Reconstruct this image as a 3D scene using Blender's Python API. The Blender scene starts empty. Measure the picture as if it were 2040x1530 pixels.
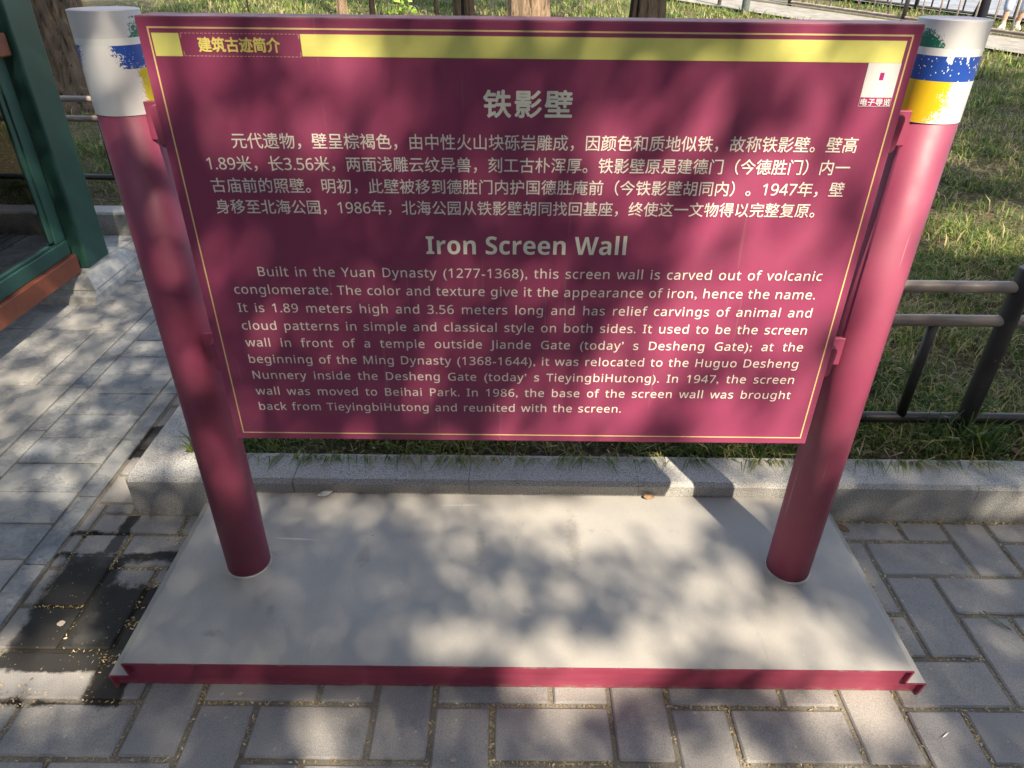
import bpy, bmesh, math, random
import numpy as np
from mathutils import Vector, Matrix
random.seed(7); RNG = np.random.default_rng(11)
S = bpy.context.scene; COL = S.collection
R = math.radians

# ---------------------------------------------------------------- camera
CAM = (-.02414, -1.24057, 1.5); YAW, PITCH, ROLL, FPX = .00186, .55624, .01137, 1390.11
cp, sp, cy_, sy_ = math.cos(PITCH), math.sin(PITCH), math.cos(YAW), math.sin(YAW)
FW = Vector((sy_*cp, cy_*cp, -sp)); r0 = Vector((cy_, -sy_, 0)); u0 = r0.cross(FW)
RT = math.cos(ROLL)*r0 + math.sin(ROLL)*u0; UP = -math.sin(ROLL)*r0 + math.cos(ROLL)*u0
cam = bpy.data.objects.new('camera', bpy.data.cameras.new('camera')); COL.objects.link(cam)
cam.matrix_world = Matrix(((RT.x, UP.x, -FW.x, CAM[0]), (RT.y, UP.y, -FW.y, CAM[1]), (RT.z, UP.z, -FW.z, CAM[2]), (0, 0, 0, 1)))
cam.data.sensor_width = 36; cam.data.lens = FPX/2040*36; cam.data.clip_start = .05; cam.data.clip_end = 400
S.camera = cam

# ---------------------------------------------------------------- world, sun, exposure
EL = R(49); AZ = (.42, -.9075)
SUN = Vector((AZ[0]*math.cos(EL), AZ[1]*math.cos(EL), math.sin(EL))).normalized()
W = bpy.data.worlds.new('World'); S.world = W; W.use_nodes = True
nt = W.node_tree; nt.nodes.clear()
sky = nt.nodes.new('ShaderNodeTexSky'); sky.sky_type = 'NISHITA'; sky.sun_disc = False
sky.sun_elevation = EL; sky.sun_rotation = math.atan2(AZ[0], AZ[1])
bg = nt.nodes.new('ShaderNodeBackground'); bg.inputs[1].default_value = .15
wo = nt.nodes.new('ShaderNodeOutputWorld'); hs = nt.nodes.new('ShaderNodeHueSaturation'); hs.inputs['Saturation'].default_value = .55; nt.links.new(sky.outputs[0], hs.inputs['Color']); nt.links.new(hs.outputs[0], bg.inputs[0]); nt.links.new(bg.outputs[0], wo.inputs[0])
sl = bpy.data.lights.new('sun', 'SUN'); sl.energy = 4.1; sl.angle = R(.55); sl.color = (1, .86, .66)
so = bpy.data.objects.new('sun', sl); COL.objects.link(so); so.rotation_euler = SUN.to_track_quat('Z', 'Y').to_euler()
vs = S.view_settings; vs.view_transform = 'Standard'; vs.look = 'None'; vs.exposure = 1.5; vs.gamma = 1; vs.use_curve_mapping = False
S.cycles.max_bounces = 6; S.cycles.diffuse_bounces = 3; S.cycles.transparent_max_bounces = 8
S.cycles.caustics_reflective = False; S.cycles.caustics_refractive = False

# ---------------------------------------------------------------- helpers
def tag(o, label=None, cat=None, group=None, kind=None):
    if label: o['label'] = label
    if cat: o['category'] = cat
    if group: o['group'] = group
    if kind: o['kind'] = kind
    return o
def empty(name, loc=(0, 0, 0), rz=0):
    o = bpy.data.objects.new(name, None); COL.objects.link(o); o.location = loc; o.rotation_euler = (0, 0, rz)
    o.empty_display_size = .1; return o
def link(name, me, parent=None, loc=None, rz=None):
    o = bpy.data.objects.new(name, me); COL.objects.link(o)
    if parent: o.parent = parent
    if loc is not None: o.location = loc
    if rz is not None: o.rotation_euler = (0, 0, rz)
    return o
def bmobj(name, bm, mat, parent=None, smooth=False, loc=None):
    me = bpy.data.meshes.new(name); bm.normal_update(); bm.to_mesh(me); bm.free()
    for m in (mat if isinstance(mat, (list, tuple)) else [mat]): me.materials.append(m)
    if smooth:
        for p in me.polygons: p.use_smooth = True
    return link(name, me, parent, loc)
def box(bm, x0, x1, y0, y1, z0, z1, bev=0, seg=1):
    b = bmesh.new(); bmesh.ops.create_cube(b, size=1)
    for v in b.verts:
        v.co = Vector(((x0+x1)/2+v.co.x*(x1-x0), (y0+y1)/2+v.co.y*(y1-y0), (z0+z1)/2+v.co.z*(z1-z0)))
    if bev: bmesh.ops.bevel(b, geom=b.edges[:], offset=bev, segments=seg, affect='EDGES', profile=.5)
    merge(bm, b)
def merge(bm, b, M=None):
    mp = {}
    for v in b.verts: mp[v] = bm.verts.new(M @ v.co if M else v.co)
    for f in b.faces:
        try:
            nf = bm.faces.new([mp[v] for v in f.verts]); nf.smooth = f.smooth; nf.material_index = f.material_index
        except ValueError: pass
    b.free()
def boxobj(name, dims, mat, parent=None, bev=.002, seg=1):
    bm = bmesh.new(); box(bm, *dims, bev, seg); return bmobj(name, bm, mat, parent)
def tube(bm, p0, p1, r0_, r1_=None, n=16, caps=True, rnd=0):
    p0, p1 = Vector(p0), Vector(p1); r1_ = r0_ if r1_ is None else r1_
    d = (p1-p0).normalized(); a = d.orthogonal().normalized(); b = d.cross(a)
    L = (p1-p0).length; rings = []
    prof = [(0, r0_), (L, r1_)]
    if rnd: prof = [(0, r0_-rnd), (rnd*.3, r0_-rnd*.3), (rnd, r0_), (L-rnd, r1_), (L-rnd*.3, r1_-rnd*.3), (L, r1_-rnd)]
    for t, rr in prof:
        rings.append([bm.verts.new(p0+d*t+rr*(math.cos(k/n*2*math.pi)*a+math.sin(k/n*2*math.pi)*b)) for k in range(n)])
    for A, B in zip(rings, rings[1:]):
        for k in range(n):
            f = bm.faces.new((A[k], A[(k+1) % n], B[(k+1) % n], B[k])); f.smooth = True
    if caps:
        bm.faces.new(rings[0][::-1]); bm.faces.new(rings[-1])
def tubeobj(name, p0, p1, r, mat, parent=None, n=16, rnd=0, r1=None):
    bm = bmesh.new(); tube(bm, p0, p1, r, r1, n, True, rnd); return bmobj(name, bm, mat, parent)
def npmesh(name, V, F, mats, attrs=None, smooth=False):
    me = bpy.data.meshes.new(name)
    V = np.asarray(V, np.float32); me.vertices.add(len(V)); me.vertices.foreach_set('co', V.ravel())
    flat = np.concatenate([np.asarray(f, np.int32).ravel() for f in F]); cnt = np.concatenate([np.full(len(f), np.asarray(f).shape[1], np.int32) for f in F])
    me.loops.add(len(flat)); me.loops.foreach_set('vertex_index', flat)
    me.polygons.add(len(cnt)); st = np.concatenate([[0], np.cumsum(cnt)[:-1]]).astype(np.int32)
    me.polygons.foreach_set('loop_start', st); me.polygons.foreach_set('loop_total', cnt)
    if smooth: me.polygons.foreach_set('use_smooth', np.ones(len(cnt), bool))
    for m in mats: me.materials.append(m)
    for k, a in (attrs or {}).items():
        at = me.attributes.new(k, 'FLOAT', 'POINT'); at.data.foreach_set('value', np.asarray(a, np.float32))
    me.update(calc_edges=True); return me

# ---------------------------------------------------------------- node material helper
class Mat:
    def __init__(s, name, rough=.6, spec=.5, metal=0):
        s.m = bpy.data.materials.new(name); s.m.use_nodes = True; s.t = s.m.node_tree
        s.b = s.t.nodes['Principled BSDF']; s.b.inputs['Roughness'].default_value = rough
        s.b.inputs['Specular IOR Level'].default_value = spec; s.b.inputs['Metallic'].default_value = metal
        s.pos = None
    def n(s, ty, **k):
        x = s.t.nodes.new(ty)
        for a, v in k.items(): setattr(x, a, v)
        return x
    def put(s, sock, v):
        if isinstance(v, bpy.types.NodeSocket): s.t.links.new(v, sock)
        elif isinstance(v, (tuple, list)) and len(v) == 3 and sock.type == 'RGBA': sock.default_value = (*v, 1)
        else: sock.default_value = v
    def P(s):
        if s.pos is None: s.pos = s.n('ShaderNodeNewGeometry').outputs['Position']
        return s.pos
    def OC(s): return s.n('ShaderNodeTexCoord').outputs['Object']
    def xyz(s, v):
        x = s.n('ShaderNodeSeparateXYZ'); s.put(x.inputs[0], v); return x.outputs
    def mapv(s, v, scale=(1, 1, 1), loc=(0, 0, 0), rot=(0, 0, 0)):
        x = s.n('ShaderNodeMapping'); s.put(x.inputs[0], v); x.inputs[1].default_value = loc; x.inputs[2].default_value = rot; x.inputs[3].default_value = scale
        return x.outputs[0]
    def noise(s, scale, detail=3, rough=.55, v=None, dist=0, col=False):
        x = s.n('ShaderNodeTexNoise'); s.put(x.inputs['Vector'], v if v is not None else s.P())
        x.inputs['Scale'].default_value = scale; x.inputs['Detail'].default_value = detail; x.inputs['Roughness'].default_value = rough; x.inputs['Distortion'].default_value = dist
        return x.outputs[1 if col else 0]
    def voro(s, scale, v=None, feat='F1', out='Distance'):
        x = s.n('ShaderNodeTexVoronoi', feature=feat); s.put(x.inputs['Vector'], v if v is not None else s.P()); x.inputs['Scale'].default_value = scale
        return x.outputs[out]
    def ramp(s, f, pts):
        x = s.n('ShaderNodeValToRGB'); s.put(x.inputs[0], f); e = x.color_ramp.elements
        while len(e) < len(pts): e.new(.5)
        for i, (p, c) in enumerate(pts):
            e[i].position = p; e[i].color = (*c, 1) if isinstance(c, (tuple, list)) else (c, c, c, 1)
        return x.outputs[0]
    def mr(s, f, a, b, c=0, d=1, smooth=False):
        x = s.n('ShaderNodeMapRange'); s.put(x.inputs[0], f)
        if smooth: x.interpolation_type = 'SMOOTHSTEP'
        for i, v in enumerate((a, b, c, d)): s.put(x.inputs[i+1], v)
        return x.outputs[0]
    def math(s, op, a, b=0, c=None):
        x = s.n('ShaderNodeMath', operation=op); s.put(x.inputs[0], a); s.put(x.inputs[1], b)
        if c is not None: s.put(x.inputs[2], c)
        return x.outputs[0]
    def mix(s, f, a, b, mode='MIX'):
        x = s.n('ShaderNodeMix', data_type='RGBA', blend_type=mode); s.put(x.inputs[0], f); s.put(x.inputs[6], a); s.put(x.inputs[7], b)
        return x.outputs[2]
    def rnd(s): return s.n('ShaderNodeObjectInfo').outputs['Random']
    def attr(s, n): return s.n('ShaderNodeAttribute', attribute_name=n).outputs['Fac']
    def bump(s, h, strength=.3, dist=.002):
        x = s.n('ShaderNodeBump'); x.inputs['Strength'].default_value = strength; x.inputs['Distance'].default_value = dist
        s.put(x.inputs['Height'], h); s.t.links.new(x.outputs[0], s.b.inputs['Normal']); return s
    def col(s, c): s.put(s.b.inputs['Base Color'], c); return s
    def rough(s, v): s.put(s.b.inputs['Roughness'], v); return s
# sign paint: maroon with faint dust, scratches
def maroon(name, c, rough, dust=.25):
    m = Mat(name, rough, .5)
    d = m.ramp(m.noise(7, 6, .65), [(.45, 0.0), (.8, 1.0)])
    c1 = m.mix(m.mr(m.noise(2.5, 2), .3, .7), c, tuple(v*1.12 for v in c))
    c2 = m.mix(m.math('MULTIPLY', d, dust), c1, (.30, .22, .22))
    sc = m.ramp(m.noise(60, 2, .5, m.mapv(m.P(), (1, 1, .04), rot=(.3, .5, .2)), .4), [(.70, 0.0), (.725, 1.0)])
    sp_ = m.ramp(m.noise(420, 1), [(.76, 0.0), (.79, 1.0)])
    c3 = m.mix(m.math('MULTIPLY', m.math('MAXIMUM', sc, sp_), .10 if dust < .12 else .3), c2, (.5, .4, .4))
    m.col(c3); m.rough(m.mr(m.noise(12, 4), .3, .7, rough-.05, rough+.13)); m.bump(m.noise(350, 2), .06, .001)
    return m.m
M_BOARD = maroon('maroon_printed_sheet', (.285, .050, .120), .42, .10)
M_POST = maroon('maroon_painted_steel', (.265, .046, .102), .52, .14)
M_RIM = maroon('maroon_folded_rim', (.27, .07, .11), .5, .3)
def mk_skirt():
    m = Mat('maroon_base_plate', .5, .4)
    z = m.xyz(m.P())[2]
    scrape = m.math('MULTIPLY', m.mr(z, .0, .016, 1, 0), m.ramp(m.noise(40, 6, .7, m.mapv(m.P(), (1, 1, 3))), [(.46, 0.0), (.6, 1.0)]))
    top = m.math('MULTIPLY', m.mr(z, .076, .09, 0, 1), m.ramp(m.noise(17, 6, .7, m.mapv(m.P(), (1, 1, 2))), [(.52, 0.0), (.64, 1.0)]))
    c = m.mix(m.mr(m.noise(6, 4, .6, m.mapv(m.P(), (1, 1, 8))), .3, .7), (.23, .036, .072), (.29, .050, .098))
    c = m.mix(m.math('MULTIPLY', scrape, .95), c, (.25, .20, .14)); c = m.mix(m.math('MULTIPLY', top, .9), c, (.30, .24, .20))
    m.col(c); m.bump(m.noise(60, 4, .6, m.mapv(m.P(), (.15, 1, 1))), .25, .002); return m.m
M_SKIRT = mk_skirt()
def mk_plinth():
    m = Mat('grey_painted_steel', .42, .5)
    c = m.mix(m.mr(m.noise(3.2, 5, .6), .35, .65), (.285, .278, .268), (.35, .336, .312))
    c = m.mix(m.math('MULTIPLY', m.ramp(m.noise(900, 1), [(.45, 0.0), (.75, 1.0)]), .35), c, (.14, .14, .145))
    sc = m.ramp(m.noise(26, 1.5, .5, m.mapv(m.P(), (.07, 1, 1), rot=(0, 0, .55)), .3), [(.745, 0.0), (.76, 1.0)])
    c = m.mix(m.math('MULTIPLY', sc, .6), c, (.62, .62, .6))
    sc2 = m.ramp(m.noise(33, 1.5, .5, m.mapv(m.P(), (.06, 1, 1), rot=(0, 0, -.9)), .3), [(.755, 0.0), (.77, 1.0)])
    c = m.mix(m.math('MULTIPLY', sc2, .35), c, (.6, .6, .6))
    st = m.ramp(m.noise(16, 4, .6), [(.68, 0.0), (.74, 1.0)]); c = m.mix(m.math('MULTIPLY', st, .3), c, (.17, .17, .17))
    px_, py_, pz_ = m.xyz(m.P()); nz = m.math('MULTIPLY', m.math('SUBTRACT', m.noise(75, 6, .8), .5), 4.0)
    for cx, cy, rx, ry in ((-.105, .165, .016, .08), (.155, .19, .022, .12), (-.42, .13, .02, .05), (-.62, -.06, .012, .02), (-.74, -.13, .03, .012), (.02, -.05, .02, .012)):
        d = m.math('ADD', m.math('ADD', m.math('POWER', m.math('DIVIDE', m.math('ABSOLUTE', m.math('SUBTRACT', px_, cx)), rx), 2), m.math('POWER', m.math('DIVIDE', m.math('ABSOLUTE', m.math('SUBTRACT', py_, cy)), ry), 2)), nz)
        c = m.mix(m.mr(d, -.2, 1.3, .42, 0, True), c, (.15, .14, .13))
    # rusty drip stains
    dr = m.math('MULTIPLY', m.ramp(m.noise(7, 5, .7, m.mapv(m.P(), (3, .6, 1))), [(.62, 0.0), (.75, 1.0)]), .35)
    c = m.mix(dr, c, (.17, .155, .14)); 
    m.col(c); m.rough(m.mr(m.noise(10, 4), .3, .7, .30, .5)); m.bump(m.noise(260, 2, .5), .22, .0015); return m.m
M_PLINTH = mk_plinth()
def mk_wrap(right):
    m = Mat('peeling_band_wrap_' + ('r' if right else 'l'), .38, .5)
    p = m.OC(); x, y, z = m.xyz(p)
    base = m.mix(m.mr(m.noise(8, 4), .3, .7), (.76, .77, .80), (.84, .84, .84))
    n1 = m.noise(330, 3, .75, p); n2 = m.noise(45, 5, .75, p)
    nn = m.math('ADD', m.math('MULTIPLY', m.mr(n1, .2, .8, 0, 1), .55), m.math('MULTIPLY', m.mr(n2, .25, .75, 0, 1), .45))
    def band(z0, z1):
        return m.math('MULTIPLY', m.math('GREATER_THAN', z, z0), m.math('LESS_THAN', z, z1))
    if right:
        white = band(1.355, 1.367); blue = band(1.316, 1.355); yel = band(1.248, 1.316); green = band(1.367, 1.395)
        kb = m.math('MULTIPLY', m.math('GREATER_THAN', m.math('ADD', m.mr(x, -.03, .05, .05, -.07), m.voro(170, m.mapv(p, (1, 1, .7)))), .20), m.math('LESS_THAN', m.noise(60, 2, .6, m.mapv(p, (1.6, 1, .5))), .655))
        ky = m.math('GREATER_THAN', m.math('ADD', m.math('ADD', m.mr(x, -.055, .035, .62, -.42), m.mr(z, 1.25, 1.31, -.06, .1)), nn), .62)
        kg = m.math('GREATER_THAN', m.math('ADD', m.math('ADD', m.mr(x, -.055, .0, .33, -.45), m.mr(z, 1.37, 1.395, .1, -.18)), nn), .62)
        yc = (.80, .54, .02)
    else:
        white = band(1.357, 1.368); blue = band(1.320, 1.357); yel = band(1.262, 1.320); green = band(1.368, 1.400)
        ax = m.math('ABSOLUTE', m.math('SUBTRACT', x, -.003))
        kb = m.math('GREATER_THAN', m.math('ADD', m.math('ADD', m.mr(ax, .014, .04, -.3, .22), m.mr(z, 1.325, 1.357, -.1, .12)), nn), .58)
        ky = m.math('GREATER_THAN', m.math('ADD', m.mr(x, .032, .058, -.4, .4), nn), .62)
        kg = m.math('GREATER_THAN', m.math('ADD', m.math('ADD', m.mr(ax, .03, .055, -.4, .12), m.mr(z, 1.37, 1.395, .05, -.1)), nn), .58)
        yc = (.70, .55, .01)
    base = m.mix(m.math('GREATER_THAN', z, 1.367), base, m.mix(1, base, (.80, .80, .81), 'MULTIPLY'))
    c = m.mix(m.math('MULTIPLY', green, kg), base, (.01, .15, .10))
    c = m.mix(white, c, (.75, .77, .78))
    c = m.mix(m.math('MULTIPLY', blue, kb), c, (.02, .075, .38))
    c = m.mix(m.math('MULTIPLY', yel, ky), c, yc)
    m.col(c); m.bump(m.noise(120, 3), .05, .001); return m.m
def mk_granite(name='speckled_granite', k=1.06):
    m = Mat(name, .75, .3)
    a = m.noise(310, 2, .6); c = m.ramp(a, [(.33, (.09*k, .09*k, .09*k)), (.46, (.30*k, .305*k, .31*k)), (.62, (.50*k, .50*k, .49*k))])
    c = m.mix(m.mr(m.noise(5, 4, .6), .3, .7, 0, .45), c, (.30*k, .275*k, .24*k))
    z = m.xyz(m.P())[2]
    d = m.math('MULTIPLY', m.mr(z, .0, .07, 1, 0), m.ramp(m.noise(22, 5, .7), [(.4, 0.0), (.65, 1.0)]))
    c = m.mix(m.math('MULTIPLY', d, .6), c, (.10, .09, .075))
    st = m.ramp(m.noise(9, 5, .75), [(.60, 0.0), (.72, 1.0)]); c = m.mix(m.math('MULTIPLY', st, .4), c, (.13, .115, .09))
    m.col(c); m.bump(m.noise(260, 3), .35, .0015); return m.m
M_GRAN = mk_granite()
WETP = [(-1.345, -.90, -.175, .212), (-1.035, -.93, -.262, -.16), (-1.30, -1.16, -.262, -.245), (-1.13, -1.0, -.262, -.245), (-1.42, -1.31, -.262, -.245), (-1.345, -1.19, .292, .306), (-1.345, -.95, .200, .222), (-1.205, -1.165, .21, .38), (-1.36, -1.2, .66, .86)]
DRYP = [(-1.125, -.965, .10, .185), (-1.345, -1.29, -.2, .2)]
def wetmask(m):
    p = m.P(); x, y, z = m.xyz(p)
    nn = m.math('MULTIPLY', m.math('SUBTRACT', m.noise(40, 5, .7), .5), .030); nb = m.math('MULTIPLY', m.math('SUBTRACT', m.noise(11, 3, .6), .5), .05)
    nn = m.math('ADD', nn, nb)
    def boxes(L, so, k):
        tot = None
        for x0, x1, y0, y1 in L:
            dx = m.math('SUBTRACT', m.math('ABSOLUTE', m.math('SUBTRACT', x, (x0+x1)/2)), (x1-x0)/2); dy = m.math('SUBTRACT', m.math('ABSOLUTE', m.math('SUBTRACT', y, (y0+y1)/2)), (y1-y0)/2)
            d = m.math('ADD', m.math('MAXIMUM', dx, dy), m.math('MULTIPLY', nn, k)); v = m.mr(d, -so, so, 1, 0, True); tot = v if tot is None else m.math('MAXIMUM', tot, v)
        return tot
    w = boxes(WETP, .006, .95); d = boxes(DRYP, .012, 1.6)
    fade = m.mr(m.noise(7, 3, .5, m.mapv(p, (1, 1, 1), (3.1, 1.7, 0))), .33, .44, .86, 1)
    return m.math('MULTIPLY', m.math('MULTIPLY', w, m.mr(d, 0, 1, 1, .15)), fade)
def mk_paver():
    m = Mat('concrete_paver', .85, .25)
    r = m.rnd()
    c = m.mix(r, (.225, .228, .238), (.295, .285, .275))
    c = m.mix(m.mr(m.noise(9, 5, .65), .35, .7), c, (.31, .295, .275))
    sp1 = m.ramp(m.noise(560, 2, .75), [(.36, 0.0), (.5, .55), (.64, 1.0)]); c = m.mix(.42, c, m.mix(sp1, (.04, .04, .045), (.46, .44, .43)))
    wf = m.ramp(m.voro(170, out='Color'), [(.93, 0.0), (.96, 1.0)])
    c = m.mix(m.math('MULTIPLY', wf, .45), c, (.55, .52, .48))
    st = m.ramp(m.noise(4.2, 5, .7), [(.56, 0.0), (.7, 1.0)]); c = m.mix(m.math('MULTIPLY', st, .35), c, (.13, .12, .11))
    w = wetmask(m); c = m.mix(m.math('MULTIPLY', w, .93), c, (.007, .007, .007))
    m.col(c); m.rough(m.mr(w, 0, 1, .9, .62)); m.bump(m.noise(420, 3, .7), .4, .0018); return m.m
M_PAVER = mk_paver()
def mk_mortar():
    m = Mat('sandy_joint_ground', .95, .1)
    c = m.mix(m.ramp(m.noise(240, 3, .7), [(.35, 0.0), (.65, 1.0)]), (.13, .12, .105), (.36, .33, .27))
    c = m.mix(m.mr(m.noise(6, 4), .35, .65), c, (.16, .145, .12))
    w = wetmask(m); c = m.mix(m.math('MULTIPLY', w, .9), c, (.008, .008, .008)); m.col(c); m.bump(m.noise(200, 4), .8, .004); return m.m
M_MORTAR = mk_mortar()
def mk_slab(warm):
    m = Mat('old_stone_slab_' + ('warm' if warm else 'blue'), .8, .3)
    r = m.rnd()
    ca, cb = ((.27, .275, .28), (.37, .36, .335)) if warm else ((.20, .225, .26), (.32, .325, .32))
    off = m.n('ShaderNodeVectorMath', operation='ADD'); m.put(off.inputs[0], m.P())
    cmb = m.n('ShaderNodeCombineXYZ'); m.put(cmb.inputs[0], m.math('MULTIPLY', r, 7)); m.put(cmb.inputs[2], m.math('MULTIPLY', r, 3)); m.t.links.new(cmb.outputs[0], off.inputs[1])
    v = off.outputs[0]
    c = m.mix(m.mr(m.noise(3.2, 4, .6, v, .2), .36, .62), ca, cb)
    e = m.ramp(m.noise(7.5, 6, .68, v, .25), [(.49, 0.0), (.52, 1.0)])   # flaked, darker layer
    fine = m.noise(120, 4, .7, m.mapv(v, (.5, 1, 1)))
    c = m.mix(m.math('MULTIPLY', e, m.mr(fine, .35, .65, 0.15, .62)), c, (.085, .10, .125) if not warm else (.11, .115, .125))
    c = m.mix(m.math('MULTIPLY', m.ramp(m.noise(40, 5, .7, v), [(.5, 0.0), (.75, 1.0)]), .35), c, (.48, .45, .40))
    c = m.mix(m.math('MULTIPLY', m.mr(r, 0, 1), .25), c, (.36, .37, .38))
    m.col(c)
    h = m.math('ADD', m.math('MULTIPLY', e, -.6), m.math('MULTIPLY', fine, .35)); m.bump(m.math('ADD', h, m.math('MULTIPLY', m.noise(30, 4, .6, v), .8)), .6, .004); return m.m
M_SLABW, M_SLABB = mk_slab(True), mk_slab(False)
def mk_soil():
    m = Mat('lawn_soil', .95, .1)
    c = m.ramp(m.noise(38, 6, .75), [(.3, (.022, .018, .012)), (.5, (.09, .07, .045)), (.7, (.30, .25, .16))])
    far = m.mr(m.xyz(m.P())[1], 2, 7)
    gr = m.ramp(m.noise(3, 6, .7), [(.4, 0.0), (.6, 1.0)])
    c = m.mix(m.math('MULTIPLY', gr, m.math('MULTIPLY', far, .6)), c, (.07, .10, .03)); m.col(c); m.bump(m.noise(45, 6, .7), 1, .02); return m.m
M_SOIL = mk_soil()
def mk_grass():
    m = Mat('grass_blade', .55, .3)
    t = m.attr('tint'); c = m.ramp(t, [(0, (.035, .085, .022)), (.35, (.085, .15, .03)), (.6, (.20, .27, .045)), (.75, (.32, .30, .11)), (1, (.42, .35, .21))])
    m.col(c)
    tr = m.n('ShaderNodeBsdfTranslucent'); m.put(tr.inputs[0], c); mx = m.n('ShaderNodeMixShader'); mx.inputs[0].default_value = .3
    m.t.links.new(m.b.outputs[0], mx.inputs[1]); m.t.links.new(tr.outputs[0], mx.inputs[2]); m.t.links.new(mx.outputs[0], m.t.nodes['Material Output'].inputs[0]); return m.m
M_GRASS = mk_grass()
def simple(name, c, rough=.6, spec=.5, var=.2, scale=20, bump=0, bs=80, c2=None, metal=0):
    m = Mat(name, rough, spec, metal); lo = tuple(v*(1-var) for v in c); hi = c2 or tuple(min(1, v*(1+var)) for v in c)
    m.col(m.mix(m.mr(m.noise(scale, 5, .65), .3, .7), lo, hi))
    if bump: m.bump(m.noise(bs, 4, .6), bump, .003)
    return m.m
def mk_teal():
    m = Mat('teal_green_paint', .4, .5)
    c = m.mix(m.mr(m.noise(4, 4), .3, .7), (.013, .050, .042), (.022, .070, .058))
    z = m.xyz(m.P())[2]
    d = m.ramp(m.noise(45, 5, .75, m.mapv(m.P(), (1, 1, .4))), [(.60, 0.0), (.72, 1.0)])
    c = m.mix(m.math('MULTIPLY', d, m.mr(z, .1, .5, .6, .15)), c, (.12, .12, .10))
    m.col(c); m.bump(m.noise(30, 4, .6, m.mapv(m.P(), (1, 1, .2))), .12, .002); return m.m
M_TEAL = mk_teal()
M_RED = simple('red_brown_paint', (.165, .050, .028), .45, .4, .18, 12, .1, 60)
M_MARBLE = simple('worn_white_stone', (.34, .35, .36), .7, .3, .3, 14, .4, 50, (.55, .54, .50))
def mk_rail():
    m = Mat('worn_metal_rail', .45, .5)
    c = m.mix(m.mr(m.noise(7, 4, .6, m.mapv(m.P(), (.4, 1, 1))), .35, .65), (.20, .155, .125), (.33, .28, .245))
    s = m.ramp(m.noise(60, 4, .7, m.mapv(m.P(), (.12, 1, 1))), [(.60, 0.0), (.64, 1.0)])
    c = m.mix(m.math('MULTIPLY', s, .7), c, (.55, .52, .50)); m.col(c); m.bump(m.noise(120, 3, .6, m.mapv(m.P(), (.2, 1, 1))), .2, .001); return m.m
M_RAIL = mk_rail()
def mk_dark():
    m = Mat('black_fence_paint', .5, .5)
    c = m.mix(m.mr(m.noise(12, 4), .3, .7), (.018, .017, .018), (.035, .032, .032))
    s = m.ramp(m.noise(30, 4, .7), [(.66, 0.0), (.70, 1.0)]); c = m.mix(m.math('MULTIPLY', s, .6), c, (.30, .29, .29)); m.col(c); m.bump(m.noise(150, 3), .15, .001); return m.m
M_DARK = mk_dark()
M_DKRAIL = simple('dark_brown_rail', (.075, .062, .055), .5, .4, .35, 10, .1)
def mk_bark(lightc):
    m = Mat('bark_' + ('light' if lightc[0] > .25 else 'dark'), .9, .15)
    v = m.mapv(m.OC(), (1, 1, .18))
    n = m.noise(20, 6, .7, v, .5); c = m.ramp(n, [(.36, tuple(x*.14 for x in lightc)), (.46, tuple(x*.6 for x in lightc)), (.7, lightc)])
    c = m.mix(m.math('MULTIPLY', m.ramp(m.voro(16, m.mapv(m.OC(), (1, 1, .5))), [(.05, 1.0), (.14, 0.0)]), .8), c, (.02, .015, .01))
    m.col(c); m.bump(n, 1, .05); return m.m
M_BARKL, M_BARKD = mk_bark((.42, .30, .20)), mk_bark((.040, .031, .025))  # near-black bark has the thick dark trunk's shade put into its colour
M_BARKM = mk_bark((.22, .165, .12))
def mk_leaf():
    m = Mat('tree_leaf', .6, .3); c = m.mix(m.noise(3, 3), (.02, .045, .012), (.05, .08, .02)); m.col(c); return m.m
M_LEAF = mk_leaf()
M_GOLD = simple('gold_ink', (.86, .62, .30), .4, .4, .05)
M_YEL = simple('yellow_ink', (.88, .84, .24), .42, .4, .05)
M_CREAM = simple('cream_ink', (.93, .83, .76), .42, .4, .04)
M_TITLE = simple('pale_title_ink', (.92, .88, .74), .4, .4, .03)
M_TXTY = simple('yellow_letter_ink', (.90, .76, .22), .42, .4, .04)
M_PINKL = simple('pink_dash_ink', (.72, .42, .38), .42, .4, .04)
M_WHITE = simple('white_sticker', (.80, .80, .79), .35, .4, .02)
M_MAG = simple('magenta_ink', (.42, .03, .17), .35, .4, .05)
M_TEALINK = simple('mint_ink', (.20, .62, .55), .35, .4, .05)
M_BACK = simple('board_back', (.22, .035, .05), .5, .4, .1)
M_DRY = simple('dry_leaf', (.21, .14, .085), .7, .2, .35, 60, .3, 200)
M_PALE = simple('pale_leaf', (.40, .34, .28), .7, .2, .3, 60, .3, 200)
M_GREYP = simple('grey_plastic_scrap', (.42, .42, .42), .5, .3, .2, 60)
M_GLEAF = simple('green_grey_blade', (.22, .26, .17), .6, .3, .2, 60)
M_PATHF = simple('pale_path', (.22, .21, .19), .85, .2, .3, 5, .2, 30)
M_PATHB = simple('blue_grey_path', (.17, .185, .21), .8, .2, .35, 3, .2, 30)
M_DKKERB = simple('dark_far_kerb', (.14, .13, .11), .85, .2, .3, 6)

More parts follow.
